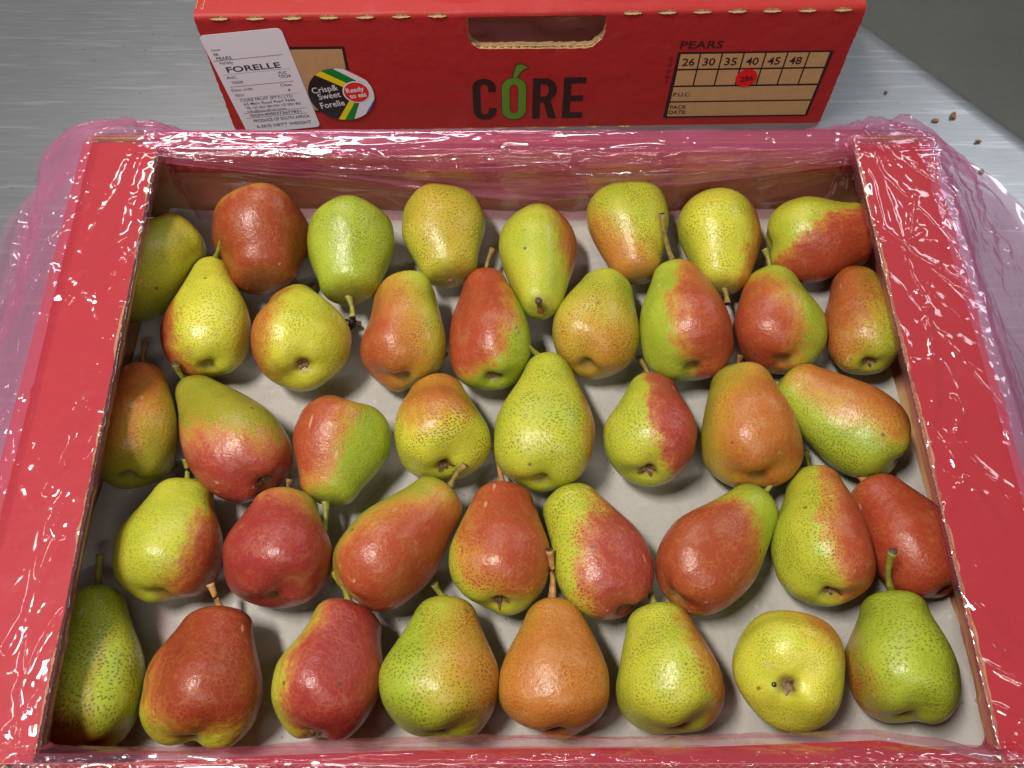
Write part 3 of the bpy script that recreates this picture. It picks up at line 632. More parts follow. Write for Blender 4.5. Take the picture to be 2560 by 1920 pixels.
def calyx_mesh(name, L, R, seed):
    rs = np.random.RandomState(seed)
    V, F = [], []
    zb = .050 * L
    n = 12
    V.append((0, 0, zb - .0002))                         # dark little core
    for j in range(n):
        a = 2 * math.pi * j / n
        V.append((.0016 * math.cos(a), .0016 * math.sin(a), zb - .0018))
    for j in range(n): F.append((0, 1 + (j + 1) % n, 1 + j))
    for s in range(5):                                   # five dry sepals curling out of the basin
        a = 2 * math.pi * s / 5 + rs.uniform(-.35, .35); ln = rs.uniform(.003, .0095) * (.62 if seed == 39 else 1); tw = rs.uniform(-.5, .5)
        ca, sa = math.cos(a), math.sin(a); b0 = len(V)
        for q in range(5):
            t = q / 4; r = .0010 + ln * t * .75; z = zb - .0012 - ln * (.72 * t - .30 * t * t) * rs.uniform(.8, 1.1)
            w = .0018 * (1 - t) ** .7 + .0002
            for e in (-1, 0, 1):
                V.append((ca * r - sa * w * e, sa * r + ca * w * e, z + (.0005 * abs(e)) * (1 - t) + tw * e * w * .6))
        for q in range(4):
            for e in range(2):
                k = b0 + q * 3 + e
                F.append((k, k + 1, k + 4, k + 3))
    return mesh_from(name, V, F, M_calyx, True)

STEMC = {9: "g", 13: "o", 14: "o", 12: "o", 15: "g", 17: "b", 18: "g", 19: "g", 20: "o", 21: "g", 22: "o", 23: "b", 24: "g", 25: "g", 26: "b",
         27: "o", 28: "t", 29: "g", 30: "g", 31: "g", 32: "t", 33: "g", 34: "t", 35: "g", 36: "g", 37: "t", 38: "g", 40: "g", 3: "g", 4: "b", 5: "b", 7: "o", 10: "b"}
NU, NV = 56, 44
F0 = []
for i in range(NV - 1):
    for j in range(NU):
        F0.append((i * NU + j, i * NU + (j + 1) % NU, (i + 1) * NU + (j + 1) % NU, (i + 1) * NU + j))
F0 += [(NV * NU, (j + 1) % NU, j) for j in range(NU)]
F0 += [(NV * NU + 1, (NV - 1) * NU + j, (NV - 1) * NU + (j + 1) % NU) for j in range(NU)]
for (i, org, Mx, L, R, neck, wide, bend, lump, tip, cal, bd, thr, soft, mx, base, red, dots, label) in PEARS:
    root = empty("pear", org)
    Mr = Matrix((Mx[0:3], Mx[3:6], Mx[6:9]))
    root.rotation_euler = Mr.to_euler()
    tag(root, label, "pear", "ripe pears in the tray")
    sk = mesh_obj("flesh", pear_verts(L, R, neck, wide, bend, lump, i, NU, NV), F0, pear_material(i, L, R, wide, bd, thr, soft, mx, base, red, dots), root, True)
    uvl = sk.data.uv_layers.new(name="UVMap")
    co = np.array([v.co for v in sk.data.vertices])
    arc = np.concatenate([[0], np.cumsum(np.linalg.norm(np.diff(co[0:NU * NV:NU], axis=0), axis=1))])
    vr = np.append(np.repeat(arc, NU), [0, arc[-1]])
    lv = np.array([l.vertex_index for l in sk.data.loops]); uu = (lv % NU) / NU
    ls = np.array([p_.loop_start for p_ in sk.data.polygons])
    for a_, b_ in zip(ls, np.append(ls[1:], len(lv))):
        q = uu[a_:b_]
        if q.max() - q.min() > .5: uu[a_:b_] = np.where(q < .5, q + 1, q)
    rloc = np.hypot(co[:, 0], co[:, 1])
    uvl.data.foreach_set("uv", np.stack([uu * 2 * np.pi * R * .80 + i, vr[lv]], -1).astype(np.float32).ravel())
    if tip is not None:
        s0 = Vector((bend * R, 0, L * .985))
        if (Vector(tip) - s0).length > .0015:
            link_mesh("stem", stem_mesh("stem", s0, tip, M_stem[STEMC.get(i, "g")], random.Random(i).uniform(.03, .11), i), root)
    if cal:
        link_mesh("calyx", calyx_mesh("calyx", L, R, i), root)
    if i == 39:                                        # a bored hole beside the calyx
        dl = Mr.transposed() @ Vector((-1, 0, 0)); dl.z = 0; dl = dl.normalized() * .0072
        V = [(dl.x, dl.y, .006 * L)] + [(dl.x + .0013 * math.cos(a), dl.y + .0013 * math.sin(a), .006 * L - .0011) for a in [2 * math.pi * j / 10 for j in range(10)]]
        V += [(dl.x + .0015 * math.cos(a), dl.y + .0015 * math.sin(a), .006 * L + .001) for a in [2 * math.pi * j / 10 for j in range(10)]]
        F = [(0, 1 + (j + 1) % 10, 1 + j) for j in range(10)] + [(1 + j, 1 + (j + 1) % 10, 11 + (j + 1) % 10, 11 + j) for j in range(10)]
        mesh_obj("bored_hole", V, F, M_hole, root, True)

# ------------------------------------------------------------------ the closed carton behind, printed panel facing us
rear = empty("printed_carton", (-.2447, .5686, TZ), R_(1.257))
tag(rear, "closed red fruit carton standing behind the open one, white label beside its handle slot", "box")
W_, H_ = .5195, .1185

def curve_mesh(splines, extrude=0.0, name="curve"):
    cu = bpy.data.curves.new(name, "CURVE"); cu.dimensions = "2D"; cu.fill_mode = "BOTH"; cu.extrude = extrude
    for pts in splines:
        sp = cu.splines.new("POLY"); sp.points.add(len(pts) - 1); sp.use_cyclic_u = True
        for p, q in zip(sp.points, pts): p.co = (q[0], q[1], 0, 1)
    o = bpy.data.objects.new(name, cu)
    COL.objects.link(o)
    dg = bpy.context.evaluated_depsgraph_get(); dg.update()
    me = bpy.data.meshes.new_from_object(o.evaluated_get(dg))
    bpy.data.objects.remove(o); bpy.data.curves.remove(cu)
    return me

def text_mesh(body, offset=0.0):
    cu = bpy.data.curves.new("text", "FONT"); cu.body = body; cu.size = 1.0; cu.offset = offset; cu.resolution_u = 3
    o = bpy.data.objects.new("text", cu)
    COL.objects.link(o)
    dg = bpy.context.evaluated_depsgraph_get(); dg.update()
    me = bpy.data.meshes.new_from_object(o.evaluated_get(dg))
    bpy.data.objects.remove(o); bpy.data.curves.remove(cu)
    return me

class Print:
    """flat ink gathered into one mesh, in millimetres on the panel (a to the right, b up)"""
    def __init__(self): self.V, self.F = [], []
    def add(self, V, F):
        b0 = len(self.V); self.V += V; self.F += [tuple(b0 + k for k in f_) for f_ in F]
    def poly(self, pts): self.add([tuple(p) for p in pts], [tuple(range(len(pts)))])
    def bar(self, p0, p1, w):
        d = Vector((p1[0] - p0[0], p1[1] - p0[1])); n_ = Vector((-d.y, d.x)).normalized() * (w / 2)
        self.poly([(p0[0] - n_.x, p0[1] - n_.y), (p1[0] - n_.x, p1[1] - n_.y), (p1[0] + n_.x, p1[1] + n_.y), (p0[0] + n_.x, p0[1] + n_.y)])
    def shape(self, splines, fx=None):
        me = curve_mesh(splines)
        self.add([(v.co.x, v.co.y) for v in me.vertices], [tuple(p.vertices) for p in me.polygons]); bpy.data.meshes.remove(me)
    def text(self, body, p0, p1, h, bold=0.0, shear=0.0):
        """baseline from p0 to p1, capital height h"""
        me = text_mesh(body, bold)
        xs = [v.co.x for v in me.vertices]; x0, x1 = min(xs), max(xs)
        d = Vector((p1[0] - p0[0], p1[1] - p0[1])); L = d.length; d /= L; n_ = Vector((-d.y, d.x))
        out = []
        for v in me.vertices:
            y = v.co.y / .73 * h; x = (v.co.x - x0) / (x1 - x0) * L + shear * y
            out.append((p0[0] + d.x * x + n_.x * y, p0[1] + d.y * x + n_.y * y))
        self.add(out, [tuple(p.vertices) for p in me.polygons]); bpy.data.meshes.remove(me)
    def build(self, name, mat, parent, lift):
        V = [(a * .001, -lift, b_ * .001) for a, b_ in self.V]
        o = mesh_obj(name, V, self.F, mat, parent)
        bm = bmesh.new(); bm.from_mesh(o.data)
        for f_ in bm.faces:
            if f_.normal.y > 0: f_.normal_flip()
        bm.to_mesh(o.data); bm.free()
        return o

# front panel with the handle slot, two boards thick
def jagged(pts, amp, seed, step=2.2):
    r = np.random.RandomState(seed); out = []
    for i in range(len(pts)):
        a = np.array(pts[i]); c_ = np.array(pts[(i + 1) % len(pts)]); L = np.linalg.norm(c_ - a); q = max(1, int(L / step))
        for j in range(q): out.append(tuple(a + (c_ - a) * j / q + r.uniform(-amp, amp, 2)))
    return out
hole = [(209.8, 96.5), (212.0, 90), (218.5, 84.8), (225, 84.3), (304, 83.6), (309.5, 85), (316.5, 92.5), (318.2, 98), (318.4, 113.4), (314, 114.4), (216, 114.6), (210.2, 113.2)]
def panel(y0, thick, seed, mats, name, amp=.35, grow=0.0):
    c0 = np.mean(hole, 0)
    hl = [tuple(c0 + (np.array(p) - c0) * (1 + grow)) for p in hole]
    r = np.random.RandomState(seed)
    edge_l = [(r.uniform(-.5, .3), b_) for b_ in np.arange(112, 2, -2.4)]
    edge_r = [(519.5 + r.uniform(-.3, .5), b_) for b_ in np.arange(2, 112, 2.4)]
    outer = edge_l + [(0.6, 0.6), (2.5, 0)] + [(517, 0), (519, .6)] + edge_r + [(519.5, 114.2), (0, 114.2)]
    me = curve_mesh([[(p[0] * .001, p[1] * .001) for p in outer], [(p[0] * .001, p[1] * .001) for p in jagged(hl, amp, seed)]], thick / 2)
    for v in me.vertices: v.co = (v.co.x, y0 + thick / 2 - v.co.z, v.co.y)
    me.materials.clear()
    for q in mats: me.materials.append(q)
    me.update()
    me.polygons.foreach_set("material_index", [0 if p.normal.y < -.7 else (1 if p.normal.y > .7 else 2) for p in me.polygons])
    return link_mesh(name, me, rear)
front = panel(0.0, .0012, 3, (M_red, M_kraft, M_kraft_light), "front_panel")
panel(.0036, .0012, 4, (M_kraft, M_kraft, M_kraft_light), "panel_liner", .6, .004)
panel(.0052, .0030, 5, (M_kraft, M_kraft, M_kraft_light), "inner_panel", .6, -.004)
# wavy medium shown round the slot
fl_pts = [Vector((p[0] * .001, .0012, p[1] * .001)) for p in hole]
V, F = [], []
for i in range(len(fl_pts)):
    a, c_ = fl_pts[i], fl_pts[(i + 1) % len(fl_pts)]; L = (c_ - a).length; n_ = max(2, int(L / .0007))
    cen = Vector((.264, 0, .099)); b0 = len(V)
    for j in range(n_ + 1):
        p = a + (c_ - a) * j / n_; w = .0012 * (1 + math.sin(j * .7))
        inw = (p - cen); inw.y = 0; inw.normalize()
        for e in (0.0, .003): V.append((p.x + inw.x * e, p.y + w, p.z + inw.z * e))
    F += [(b0 + 2 * j, b0 + 2 * j + 1, b0 + 2 * j + 3, b0 + 2 * j + 2) for j in range(n_)]
mesh_obj("slot_flutes", V, F, M_kraft_light, front)
# fold and top flap
prof = [(.0, .1142)] + [(.0045 - .0045 * math.cos(a), .1142 + .0043 * math.sin(a)) for a in np.linspace(.15, math.pi / 2, 7)]
V, F = [], []
nx_ = 60
for i in range(nx_ + 1):
    a = W_ * i / nx_
    for (y_, z_) in prof: V.append((a, y_, z_ + .0003 * math.sin(a * 90)))
    V += [(a, .0175, .1187), (a, .235, .1187)]  # unseen rear reach of the flap, set to shade the handle slot
k = len(prof) + 2
for i in range(nx_):
    for j in range(k - 1): F.append((i * k + j, (i + 1) * k + j, (i + 1) * k + j + 1, i * k + j + 1))
tf_ = mesh_obj("top_flap", V, F, M_red, rear, True)
for v in tf_.data.vertices:                       # the flap's ends are cut at a slant
    if v.co.y > .02: v.co.x = min(max(v.co.x, .013), W_ - .013)
slab("flap_liner", [(.006, .008), (W_ - .006, .008), (W_ - .014, .235), (.014, .235)], .1140, .1150, (M_kraft, M_kraft, M_kraft_light), tf_)
# side and far walls, base
def side_l(a, h, t): return Vector((.0005 + t, a, h))
def side_r(a, h, t): return Vector((W_ - .0005 - t, a, h))
for pl, xx in ((side_l, .0025), (side_r, W_ - .0025)):
    slab("wall", [(.0085, 0), (.36, 0), (.36, .1165), (.0085, .1165)], 0, .004, (M_kraft, M_red, M_kraft_light), rear, pl)
    flute_edge("corrugated_edge", pl(.007, .1185, .0004), pl(.36, .1185, .0004), (1 if pl is side_l else -1, 0, 0), (0, 0, -1), .0060, rear, wave=.0055)
slab("wall", [(.0, 0), (W_, 0), (W_, .1165), (.0, .1165)], 0, .004, (M_red, M_kraft, M_kraft_light), rear, lambda a, h, t: Vector((a, .362 + t, h)))
slab("base", [(.005, .009), (W_ - .005, .009), (W_ - .005, .361), (.005, .361)], .0002, .004, (M_kraft, M_kraft, M_kraft), rear)
# torn perforations along the fold and the foot
def perf_mesh(seed):
    r = np.random.RandomState(seed); V, F = [], []
    n_ = 14
    for i in range(n_ + 1):
        t = i / n_; w = .0013 * (math.sin(math.pi * t) ** .5) + .0002
        x = (t - .5) * .0148
        V += [(x, -.0009 - r.uniform(0, .0006), -w + r.uniform(-.0003, .0003)), (x, -.0004, -.0002 + r.uniform(-.0002, .0002)), (x, -.0009 - r.uniform(0, .0007), w + r.uniform(-.0004, .0004))]
    for i in range(n_):
        for j in range(2): F.append((i * 3 + j, i * 3 + 3 + j, i * 3 + 4 + j, i * 3 + 1 + j))
    return mesh_from("perforation", V, F, M_kraft_light)
PM = [perf_mesh(s) for s in range(4)]
for n_, (a, b_) in enumerate([(19.4, 116.2), (47.2, 115.9), (75.4, 115.9), (103.7, 115.8), (131.4, 115.8), (159.3, 115.8), (187.2, 115.9), (338.1, 115.9), (365, 116), (392, 116), (419.2, 116.2), (446.4, 116.1), (473.7, 116), (501.4, 116)]):
    o = link_mesh("perforation", PM[n_ % 4], rear); o.location = (a * .001, .0006, b_ * .001); o.rotation_euler = (R_(-25), 0, 0)
for n_ in range(11):
    o = link_mesh("perforation", PM[(n_ + 1) % 4], rear); o.location = (.070 + n_ * .0275, -.0002, .0012); o.scale = (.8, 1, .8)

# --- printing on the panel
LIFT = .00025
p = Print()                                        # C, R, E of the mark
def arc(cx, cy, rx, ry, a0, a1, n_=10): return [(cx + rx * math.cos(R_(a0 + (a1 - a0) * i / n_)), cy + ry * math.sin(R_(a0 + (a1 - a0) * i / n_))) for i in range(n_ + 1)]
x0, x1, y0, y1, w = 211.2, 231.2, 9.9, 54.8, 6.6
p.shape([[(x1, 40.5), (x1, 46)] + arc((x0 + x1) / 2, 45, (x1 - x0) / 2, y1 - 45, 5, 175) + arc((x0 + x1) / 2, 19.7, (x1 - x0) / 2, 19.7 - y0, 185, 355) + [(x1, 23), (x1 - w, 23)]
         + arc((x0 + x1) / 2, 20.5, (x1 - x0) / 2 - w, 4.6, -5, -175) + arc((x0 + x1) / 2, 44.2, (x1 - x0) / 2 - w, 4.6, 175, 5) + [(x1 - w, 40.5)]])
p.build("lettering", M_black, front, LIFT); p = Print()
r0, r1 = 262.3, 282.6
p.shape([[(r0, 10.4), (r0 + 6.6, 10.4), (r0 + 6.6, 28.5), (r0 + 9.6, 28.5), (r0 + 14.0, 10.4), (r0 + 21.0, 10.4), (r0 + 15.8, 30.2)] + arc(r0 + 10.6, 42.0, 9.9, 12.4, -60, 90) + [(r0, 54.4)],
         [(r0 + 6.6, 34.8), (r0 + 6.6, 48.2)] + arc(r0 + 9.6, 41.5, 4.2, 6.7, 90, -90)])
e0 = 288.4
p.poly([(e0, 10.6), (e0 + 6.6, 10.6), (e0 + 6.6, 54.9), (e0, 54.9)])
for (b0_, b1_, w_) in ((10.6, 16.8, 17.6), (29.4, 35.4, 17.2), (48.4, 54.9, 18.6)): p.poly([(e0 + 6.6, b0_), (e0 + w_, b0_), (e0 + w_, b1_), (e0 + 6.6, b1_)])
p.build("lettering", M_black, front, LIFT); p = Print()
p.text("PEARS", (380.3, 82.2), (414.6, 82.0), 7.3, .012, .05)
p.build("lettering", M_black, front, LIFT); p = Print()
for ch, (a, b_) in zip("COUNT", ((373.6, 70.2), (373.4, 64.2), (373.3, 58.2), (373.3, 52.2), (373.3, 46.4))): p.text(ch, (a, b_), (a + 2.9, b_), 3.6, .012)
p.build("lettering", M_black, front, LIFT)
p = Print()                                        # dark outline, then green O and its stalk
def oring(g):
    a0_, a1_, b0_, b1_ = 236.2 - g, 256.6 + g, 10.1 - g, 55.2 + g
    cx = (a0_ + a1_) / 2; rr_ = (a1_ - a0_) / 2
    out = arc(cx, b1_ - 10, rr_, 10, 0, 180) + arc(cx, b0_ + 10, rr_, 10, 180, 360)
    ri = rr_ - 6.4 - 1.3 * g / .9
    inn = arc(cx, 43.5, ri, 5.0, 0, 180) + arc(cx, 21.8, ri, 5.0, 180, 360)
    return [out, inn]
stalk = [(245.6, 54.5), (246.2, 59), (247.3, 64), (249.2, 68.6), (252.5, 68.8), (257.8, 66.0), (254.2, 64.0), (251.2, 60.5), (248.6, 54.8)]
p.shape(oring(.9)); c0 = np.mean(stalk, 0)
p.shape([[(244.6, 54.5), (244.9, 59), (246.0, 64.5), (248.2, 70.0), (252.6, 70.3), (259.8, 66.4), (258.6, 65.0), (254.8, 63.4), (252.0, 60.2), (249.6, 54.8)]])
p.build("logo_outline", simple_mat("logo_dark_print", (.10, .030, .008), .55, .1, 100), front, LIFT)
p = Print(); p.shape(oring(0.0)); p.shape([stalk]); p.build("logo", M_green, front, LIFT + .00015)
# count table on the right
p = Print(); p.poly([(377.9, 8.6), (505.6, 8.6), (507.0, 78.2), (379.6, 78.6)]); p.build("printed_table", M_black, front, LIFT)
p = Print()
cols = [381.4, 398.2, 416.1, 433.9, 451.8, 469.6, 487.4, 504.6]
for (bb0, bb1) in ((62.0, 76.6), (44.6, 60.2)):
    for i in range(7): p.poly([(cols[i] + .65, bb0), (cols[i + 1] - .65, bb0), (cols[i + 1] - .65, bb1), (cols[i] + .65, bb1)])
p.poly([(381.6, 27.6), (503.6, 27.4), (503.9, 42.6), (381.8, 42.8)]); p.poly([(381.2, 10.6), (503.2, 10.4), (503.6, 25.8), (381.4, 26.0)])
p.build("bare_board", M_kraft, front, LIFT + .00012)
p = Print()
for i, t in enumerate(("26", "30", "35", "40", "45", "48")): p.text(t, (cols[i] + 3.4, 65.2), (cols[i] + 13.6, 65.2), 7.6, .014)
p.build("lettering", M_black, front, LIFT + .00026); p = Print()
p.text("P.U.C:", (382.8, 33.0), (397.6, 33.0), 4.3, .012); p.build("lettering", M_black, front, LIFT + .00026); p = Print(); p.text("PACK", (382.2, 19.2), (396.6, 19.2), 4.2, .012); p.build("lettering", M_black, front, LIFT + .00026); p = Print(); p.text("DATE:", (382.0, 13.4), (397.4, 13.4), 4.2, .012)
p.build("lettering", M_black, front, LIFT + .00026)
# left printed box, half under the white label
p = Print(); p.poly([(21, 21.4), (110.4, 21.4), (110.9, 89.0), (21, 89.6)]); p.build("printed_box", M_black, front, LIFT)
p = Print(); p.poly([(23, 23.6), (108.2, 23.6), (108.6, 86.6), (23, 87.0)]); p.build("bare_board", M_kraft, front, LIFT + .00012)

# --- white label, tilted
LAB = [(-1.0, 101.3), (64.6, 107.6), (76.0, 5.5), (10.2, -1.4)]
def rounded(pts, r, n_=5):
    out = []
    m_ = len(pts)
    for i in range(m_):
        a, b_, c_ = (Vector(pts[(i + q) % m_]) for q in (-1, 0, 1))
        u = (a - b_).normalized() * r; v = (c_ - b_).normalized() * r
        for j in range(n_ + 1):
            t = j / n_
            out.append(tuple(b_ + u * (1 - t) ** 2 + v * t ** 2))
    return out
lab_pts = rounded(LAB, 4.5)
lab = slab("white_label", [(q[0] * .001, q[1] * .001) for q in lab_pts], 0, .00022, (M_white, M_white, M_white), front, lambda a, b_, t: Vector((a, -.0006 - t, b_)))
p = Print()
for t, a, b_, h, bo in (
    ("Comm", (4.7, 86.5), (12.2, 87.2), 2.3, 0), ("PR", (5.6, 81.9), (9.6, 82.3), 2.7, .004), ("PEARS", (6.6, 78.0), (18.9, 79.2), 3.0, .006),
    ("Variety", (7.2, 73.6), (18.8, 74.7), 2.9, .002), ("FORELLE", (11.6, 65.6), (56.3, 70.0), 5.6, .016),
    ("PHC", (9.6, 58.7), (17.5, 59.5), 2.9, .002), ("PUC", (52.9, 63.0), (59.9, 63.7), 2.9, .002), ("T0500", (11.6, 53.6), (21.6, 54.6), 2.8, .002), ("T0224", (52.0, 59.3), (62.2, 60.3), 3.0, .004),
    ("Date code", (9.6, 45.8), (27.4, 47.6), 2.8, .002), ("Class", (51.4, 50.5), (61.0, 51.4), 2.8, .002), ("1", (57.2, 45.4), (58.4, 45.5), 2.8, .002), ("0521", (11.4, 40.4), (18.6, 41.1), 2.8, .002),
    ("CORE FRUIT (PTY) LTD", (14.0, 34.6), (59.1, 39.1), 3.1, .004), ("63 Main Road Paarl 7646", (15.9, 30.6), (60.2, 35.0), 2.9, .004),
    ("TEL +27 (0)21 863 FAX +27 (0)21 863", (16.6, 26.4), (64.2, 31.2), 2.6, .010), ("info@corefruit.com", (16.8, 22.7), (50.6, 26.0), 2.6, .002),
    ("GGN:4050373677831", (18.0, 17.9), (62.8, 22.4), 3.0, .012), ("PRODUCE OF SOUTH AFRICA", (19.4, 11.6), (69.0, 16.6), 3.4, .010), ("6.3KG NETT WEIGHT", (20.4, 5.0), (69.2, 9.9), 3.4, .010)):
    p.text(t, a, b_, h, bo)
for a, b_ in (((3.2, 77.0), (60.6, 82.7)), ((9.7, 50.6), (63.0, 55.9)), ((12.7, 21.8), (68.3, 27.3)), ((13.5, 16.3), (67.8, 21.6))): p.bar(a, b_, .35)
for a, b_ in (((7.0, 63.2), (63.6, 68.9)), ((9.7, 37.8), (65.1, 43.4))): p.bar(a, b_, .18)
p.build("lettering", M_ink, lab, .00095)

# --- round flag sticker
CX, CY, CR = 100.3, 40.9, 27.6
A_ = R_(7)
def st(x, y):                                      # sticker coordinates -> panel
    return (CX + x * math.cos(A_) - y * math.sin(A_), CY + x * math.sin(A_) + y * math.cos(A_))
disc = [st(CR * math.cos(2 * math.pi * i / 64), CR * math.sin(2 * math.pi * i / 64)) for i in range(64)]
stick = slab("round_sticker", [(q[0] * .001, q[1] * .001) for q in disc], 0, .00018, (M_flag["black"],) * 3, front, lambda a, b_, t: Vector((a, -.00095 - t, b_)))
# coloured bands: clip polygons against the disc
def clip_disc(poly, r, n_=96):
    out = [Vector(q) for q in poly]
    for i in range(n_):
        a = 2 * math.pi * i / n_; nn = Vector((math.cos(a), math.sin(a))); res = []
        for j in range(len(out)):
            s, e = out[j], out[(j + 1) % len(out)]; ds, de = s.dot(nn) - r, e.dot(nn) - r
            if ds <= 0: res.append(s)
            if ds * de < 0: res.append(s + (e - s) * (ds / (ds - de)))
        out = res
        if not out: return []
    return out
def lines(off):                                    # right-opening chevron at band offset off
    return off
# panel-space points for the band borders (outer ends to the red disc)
def inv(q):
    x, y = q[0] - CX, q[1] - CY
    return Vector((x * math.cos(A_) + y * math.sin(A_), -x * math.sin(A_) + y * math.cos(A_)))
up = [((79.0, 60.2), (106.0, 47.0)), ((83.4, 66.0), (110.0, 51.0)), ((89.5, 71.8), (118.5, 53.0)), ((97.5, 74.0), (131.0, 48.5))]
up = [((76.5, 65.5), (107.0, 46.8)), ((80.0, 71.0), (110.5, 50.8)), ((88.5, 75.0), (117.5, 54.2)), ((95.0, 76.0), (130.0, 51.5))]
dn = [((88.5, 6.0), (107.0, 36.0)), ((94.6, 6.0), (111.5, 34.5)), ((103.2, 4.0), (119.5, 34.5)), ((109.0, 5.0), (131.5, 42.5))]
bands_up = [("yellow", 0, 1), ("green", 1, 2), ("white", 2, 3)]
for cname, i, j in bands_up:
    p = Print(); pl = clip_disc([inv(up[i][0]), inv(up[i][1]), inv(up[j][1]), inv(up[j][0])], CR - .02); p.poly([st(*q) for q in pl])
    if cname != "white":
        pl = clip_disc([inv(dn[i][0]), inv(dn[j][0]), inv(dn[j][1]), inv(dn[i][1])], CR - .02); p.poly([st(*q) for q in pl])
    else:
        pl = clip_disc([inv(dn[2][0]), inv(dn[3][0]), inv(dn[3][1]), inv((131.5, 50.0)), inv((115, 56)), inv((115, 34))], CR - .02); p.poly([st(*q) for q in pl])
    p.build("flag_band", M_flag[cname], stick, .00120 + .00004 * i)
p = Print(); pl = clip_disc([inv(up[3][0]), inv((117.5, 60.2)), inv(up[3][1]), inv((140, 80)), inv((100, 90))], CR - .02); p.poly([st(*q) for q in pl]); p.build("flag_band", M_flag["red"], stick, .00130)
p = Print(); pl = clip_disc([inv(dn[3][0]), inv((140, 5)), inv((140, 43)), inv(dn[3][1])], CR - .02); p.poly([st(*q) for q in pl]); p.build("flag_band", M_flag["blue"], stick, .00130)
rc = (113.5, 43.6)
for rad_, cname, lf in ((11.6, "white", .00140), (10.4, "red", .00148)):
    p = Print(); p.poly([(rc[0] + rad_ * math.cos(2 * math.pi * i / 48), rc[1] + rad_ * math.sin(2 * math.pi * i / 48)) for i in range(48)]); p.build("badge", M_flag[cname], stick, lf)
p = Print()
for t, a, b_, h, bo in (("Crisp&", (77.0, 42.9), (98.8, 46.5), 6.3, .008), ("Sweet", (81.0, 36.2), (100.0, 39.3), 6.3, .008), ("Forelle", (81.2, 26.6), (102.0, 30.0), 6.6, .008),
                        ("Ready", (105.4, 42.9), (120.6, 45.4), 5.0, .022), ("to eat", (107.6, 37.0), (121.8, 39.3), 5.0, .022)): p.text(t, a, b_, h, bo)
p.build("lettering", M_flag["white"], stick, .00156)
# --- small red count sticker
p_c = (441.4, 52.0)
cs = slab("count_sticker", [((p_c[0] + 8.9 * math.cos(2 * math.pi * i / 40)) * .001, (p_c[1] + 9.0 * math.sin(2 * math.pi * i / 40)) * .001) for i in range(40)], 0, .0002, (M_dot,) * 3, front, lambda a, b_, t: Vector((a, -.00075 - t, b_)))
p = Print(); p.text("286", (437.0, 48.0), (447.6, 50.0), 5.2, .012); p.build("lettering", M_black, cs, .00110)

# ------------------------------------------------------------------ pink plastic film
def film_material(name, tint, scatter, haze, gloss=1.0, fine=1.0):
    m, nt, b = new_mat(name)
    nt.nodes.remove(b)
    out = nt.nodes["Material Output"]
    uv = N(nt, "ShaderNodeTexCoord").outputs["UV"]
    n1 = noise_node(nt, uv, 30, 2, .5, .4)
    wp = N(nt, "ShaderNodeVectorMath", operation="ADD"); nt.links.new(uv, wp.inputs[0])
    ws = N(nt, "ShaderNodeVectorMath", operation="SCALE"); ws.inputs["Scale"].default_value = .012
    nn = N(nt, "ShaderNodeTexNoise", Scale=22.0, Detail=1.0); nt.links.new(uv, nn.inputs["Vector"]); nt.links.new(nn.outputs["Color"], ws.inputs[0]); nt.links.new(ws.outputs[0], wp.inputs[1])
    va = N(nt, "ShaderNodeTexVoronoi", Scale=27.0, feature="DISTANCE_TO_EDGE"); nt.links.new(wp.outputs[0], va.inputs["Vector"])
    vb = N(nt, "ShaderNodeTexVoronoi", Scale=95.0); nt.links.new(wp.outputs[0], vb.inputs["Vector"])
    line = ramp(nt, va.outputs["Distance"], [(0., 1.), (.045, 0.)])
    pn = noise_node(nt, uv, 10, 2, .6)
    h = math_node(nt, "ADD", math_node(nt, "MULTIPLY", math_node(nt, "MULTIPLY", vb.outputs["Distance"], ramp(nt, pn, [(.50, 0.), (.62, 1.)])), .8), n1)
    h = math_node(nt, "ADD", h, math_node(nt, "MULTIPLY", math_node(nt, "MULTIPLY", line, ramp(nt, pn, [(.42, 0.), (.52, 1.)])), .35))
    nb = bump(nt, h, .32 * fine, .0035)
    tr = N(nt, "ShaderNodeBsdfTransparent", Color=(*tint, 1))
    df = N(nt, "ShaderNodeBsdfDiffuse", Color=(*scatter, 1)); tl = N(nt, "ShaderNodeBsdfTranslucent", Color=(*scatter, 1))
    ms = N(nt, "ShaderNodeMixShader"); ms.inputs[0].default_value = .4
    nt.links.new(df.outputs[0], ms.inputs[1]); nt.links.new(tl.outputs[0], ms.inputs[2])
    mx = N(nt, "ShaderNodeMixShader")
    mx.inputs[0].default_value = haze
    nt.links.new(tr.outputs[0], mx.inputs[1]); nt.links.new(ms.outputs[0], mx.inputs[2])
    gl = N(nt, "ShaderNodeBsdfGlossy", Color=(1, 1, 1, 1), Roughness=.07)
    nt.links.new(nb, gl.inputs["Normal"])
    fr = N(nt, "ShaderNodeFresnel", IOR=1.5)
    fx = N(nt, "ShaderNodeMixShader")
    nt.links.new(math_node(nt, "MULTIPLY", math_node(nt, "MINIMUM", fr.outputs[0], .085), 1.5 * gloss), fx.inputs[0])
    nt.links.new(mx.outputs[0], fx.inputs[1]); nt.links.new(gl.outputs[0], fx.inputs[2])
    nt.links.new(fx.outputs[0], out.inputs["Surface"])
    return m
M_film = film_material("pink_film", (1.0, .83, .88), (.95, .36, .58), .06)
M_film2 = film_material("pink_film_folded", (1.0, .80, .89), (1.0, .36, .64), .26, 1.0, .35)
M_film_out = film_material("pink_film_cuff", (1.0, .83, .91), (1.0, .46, .70), .15)

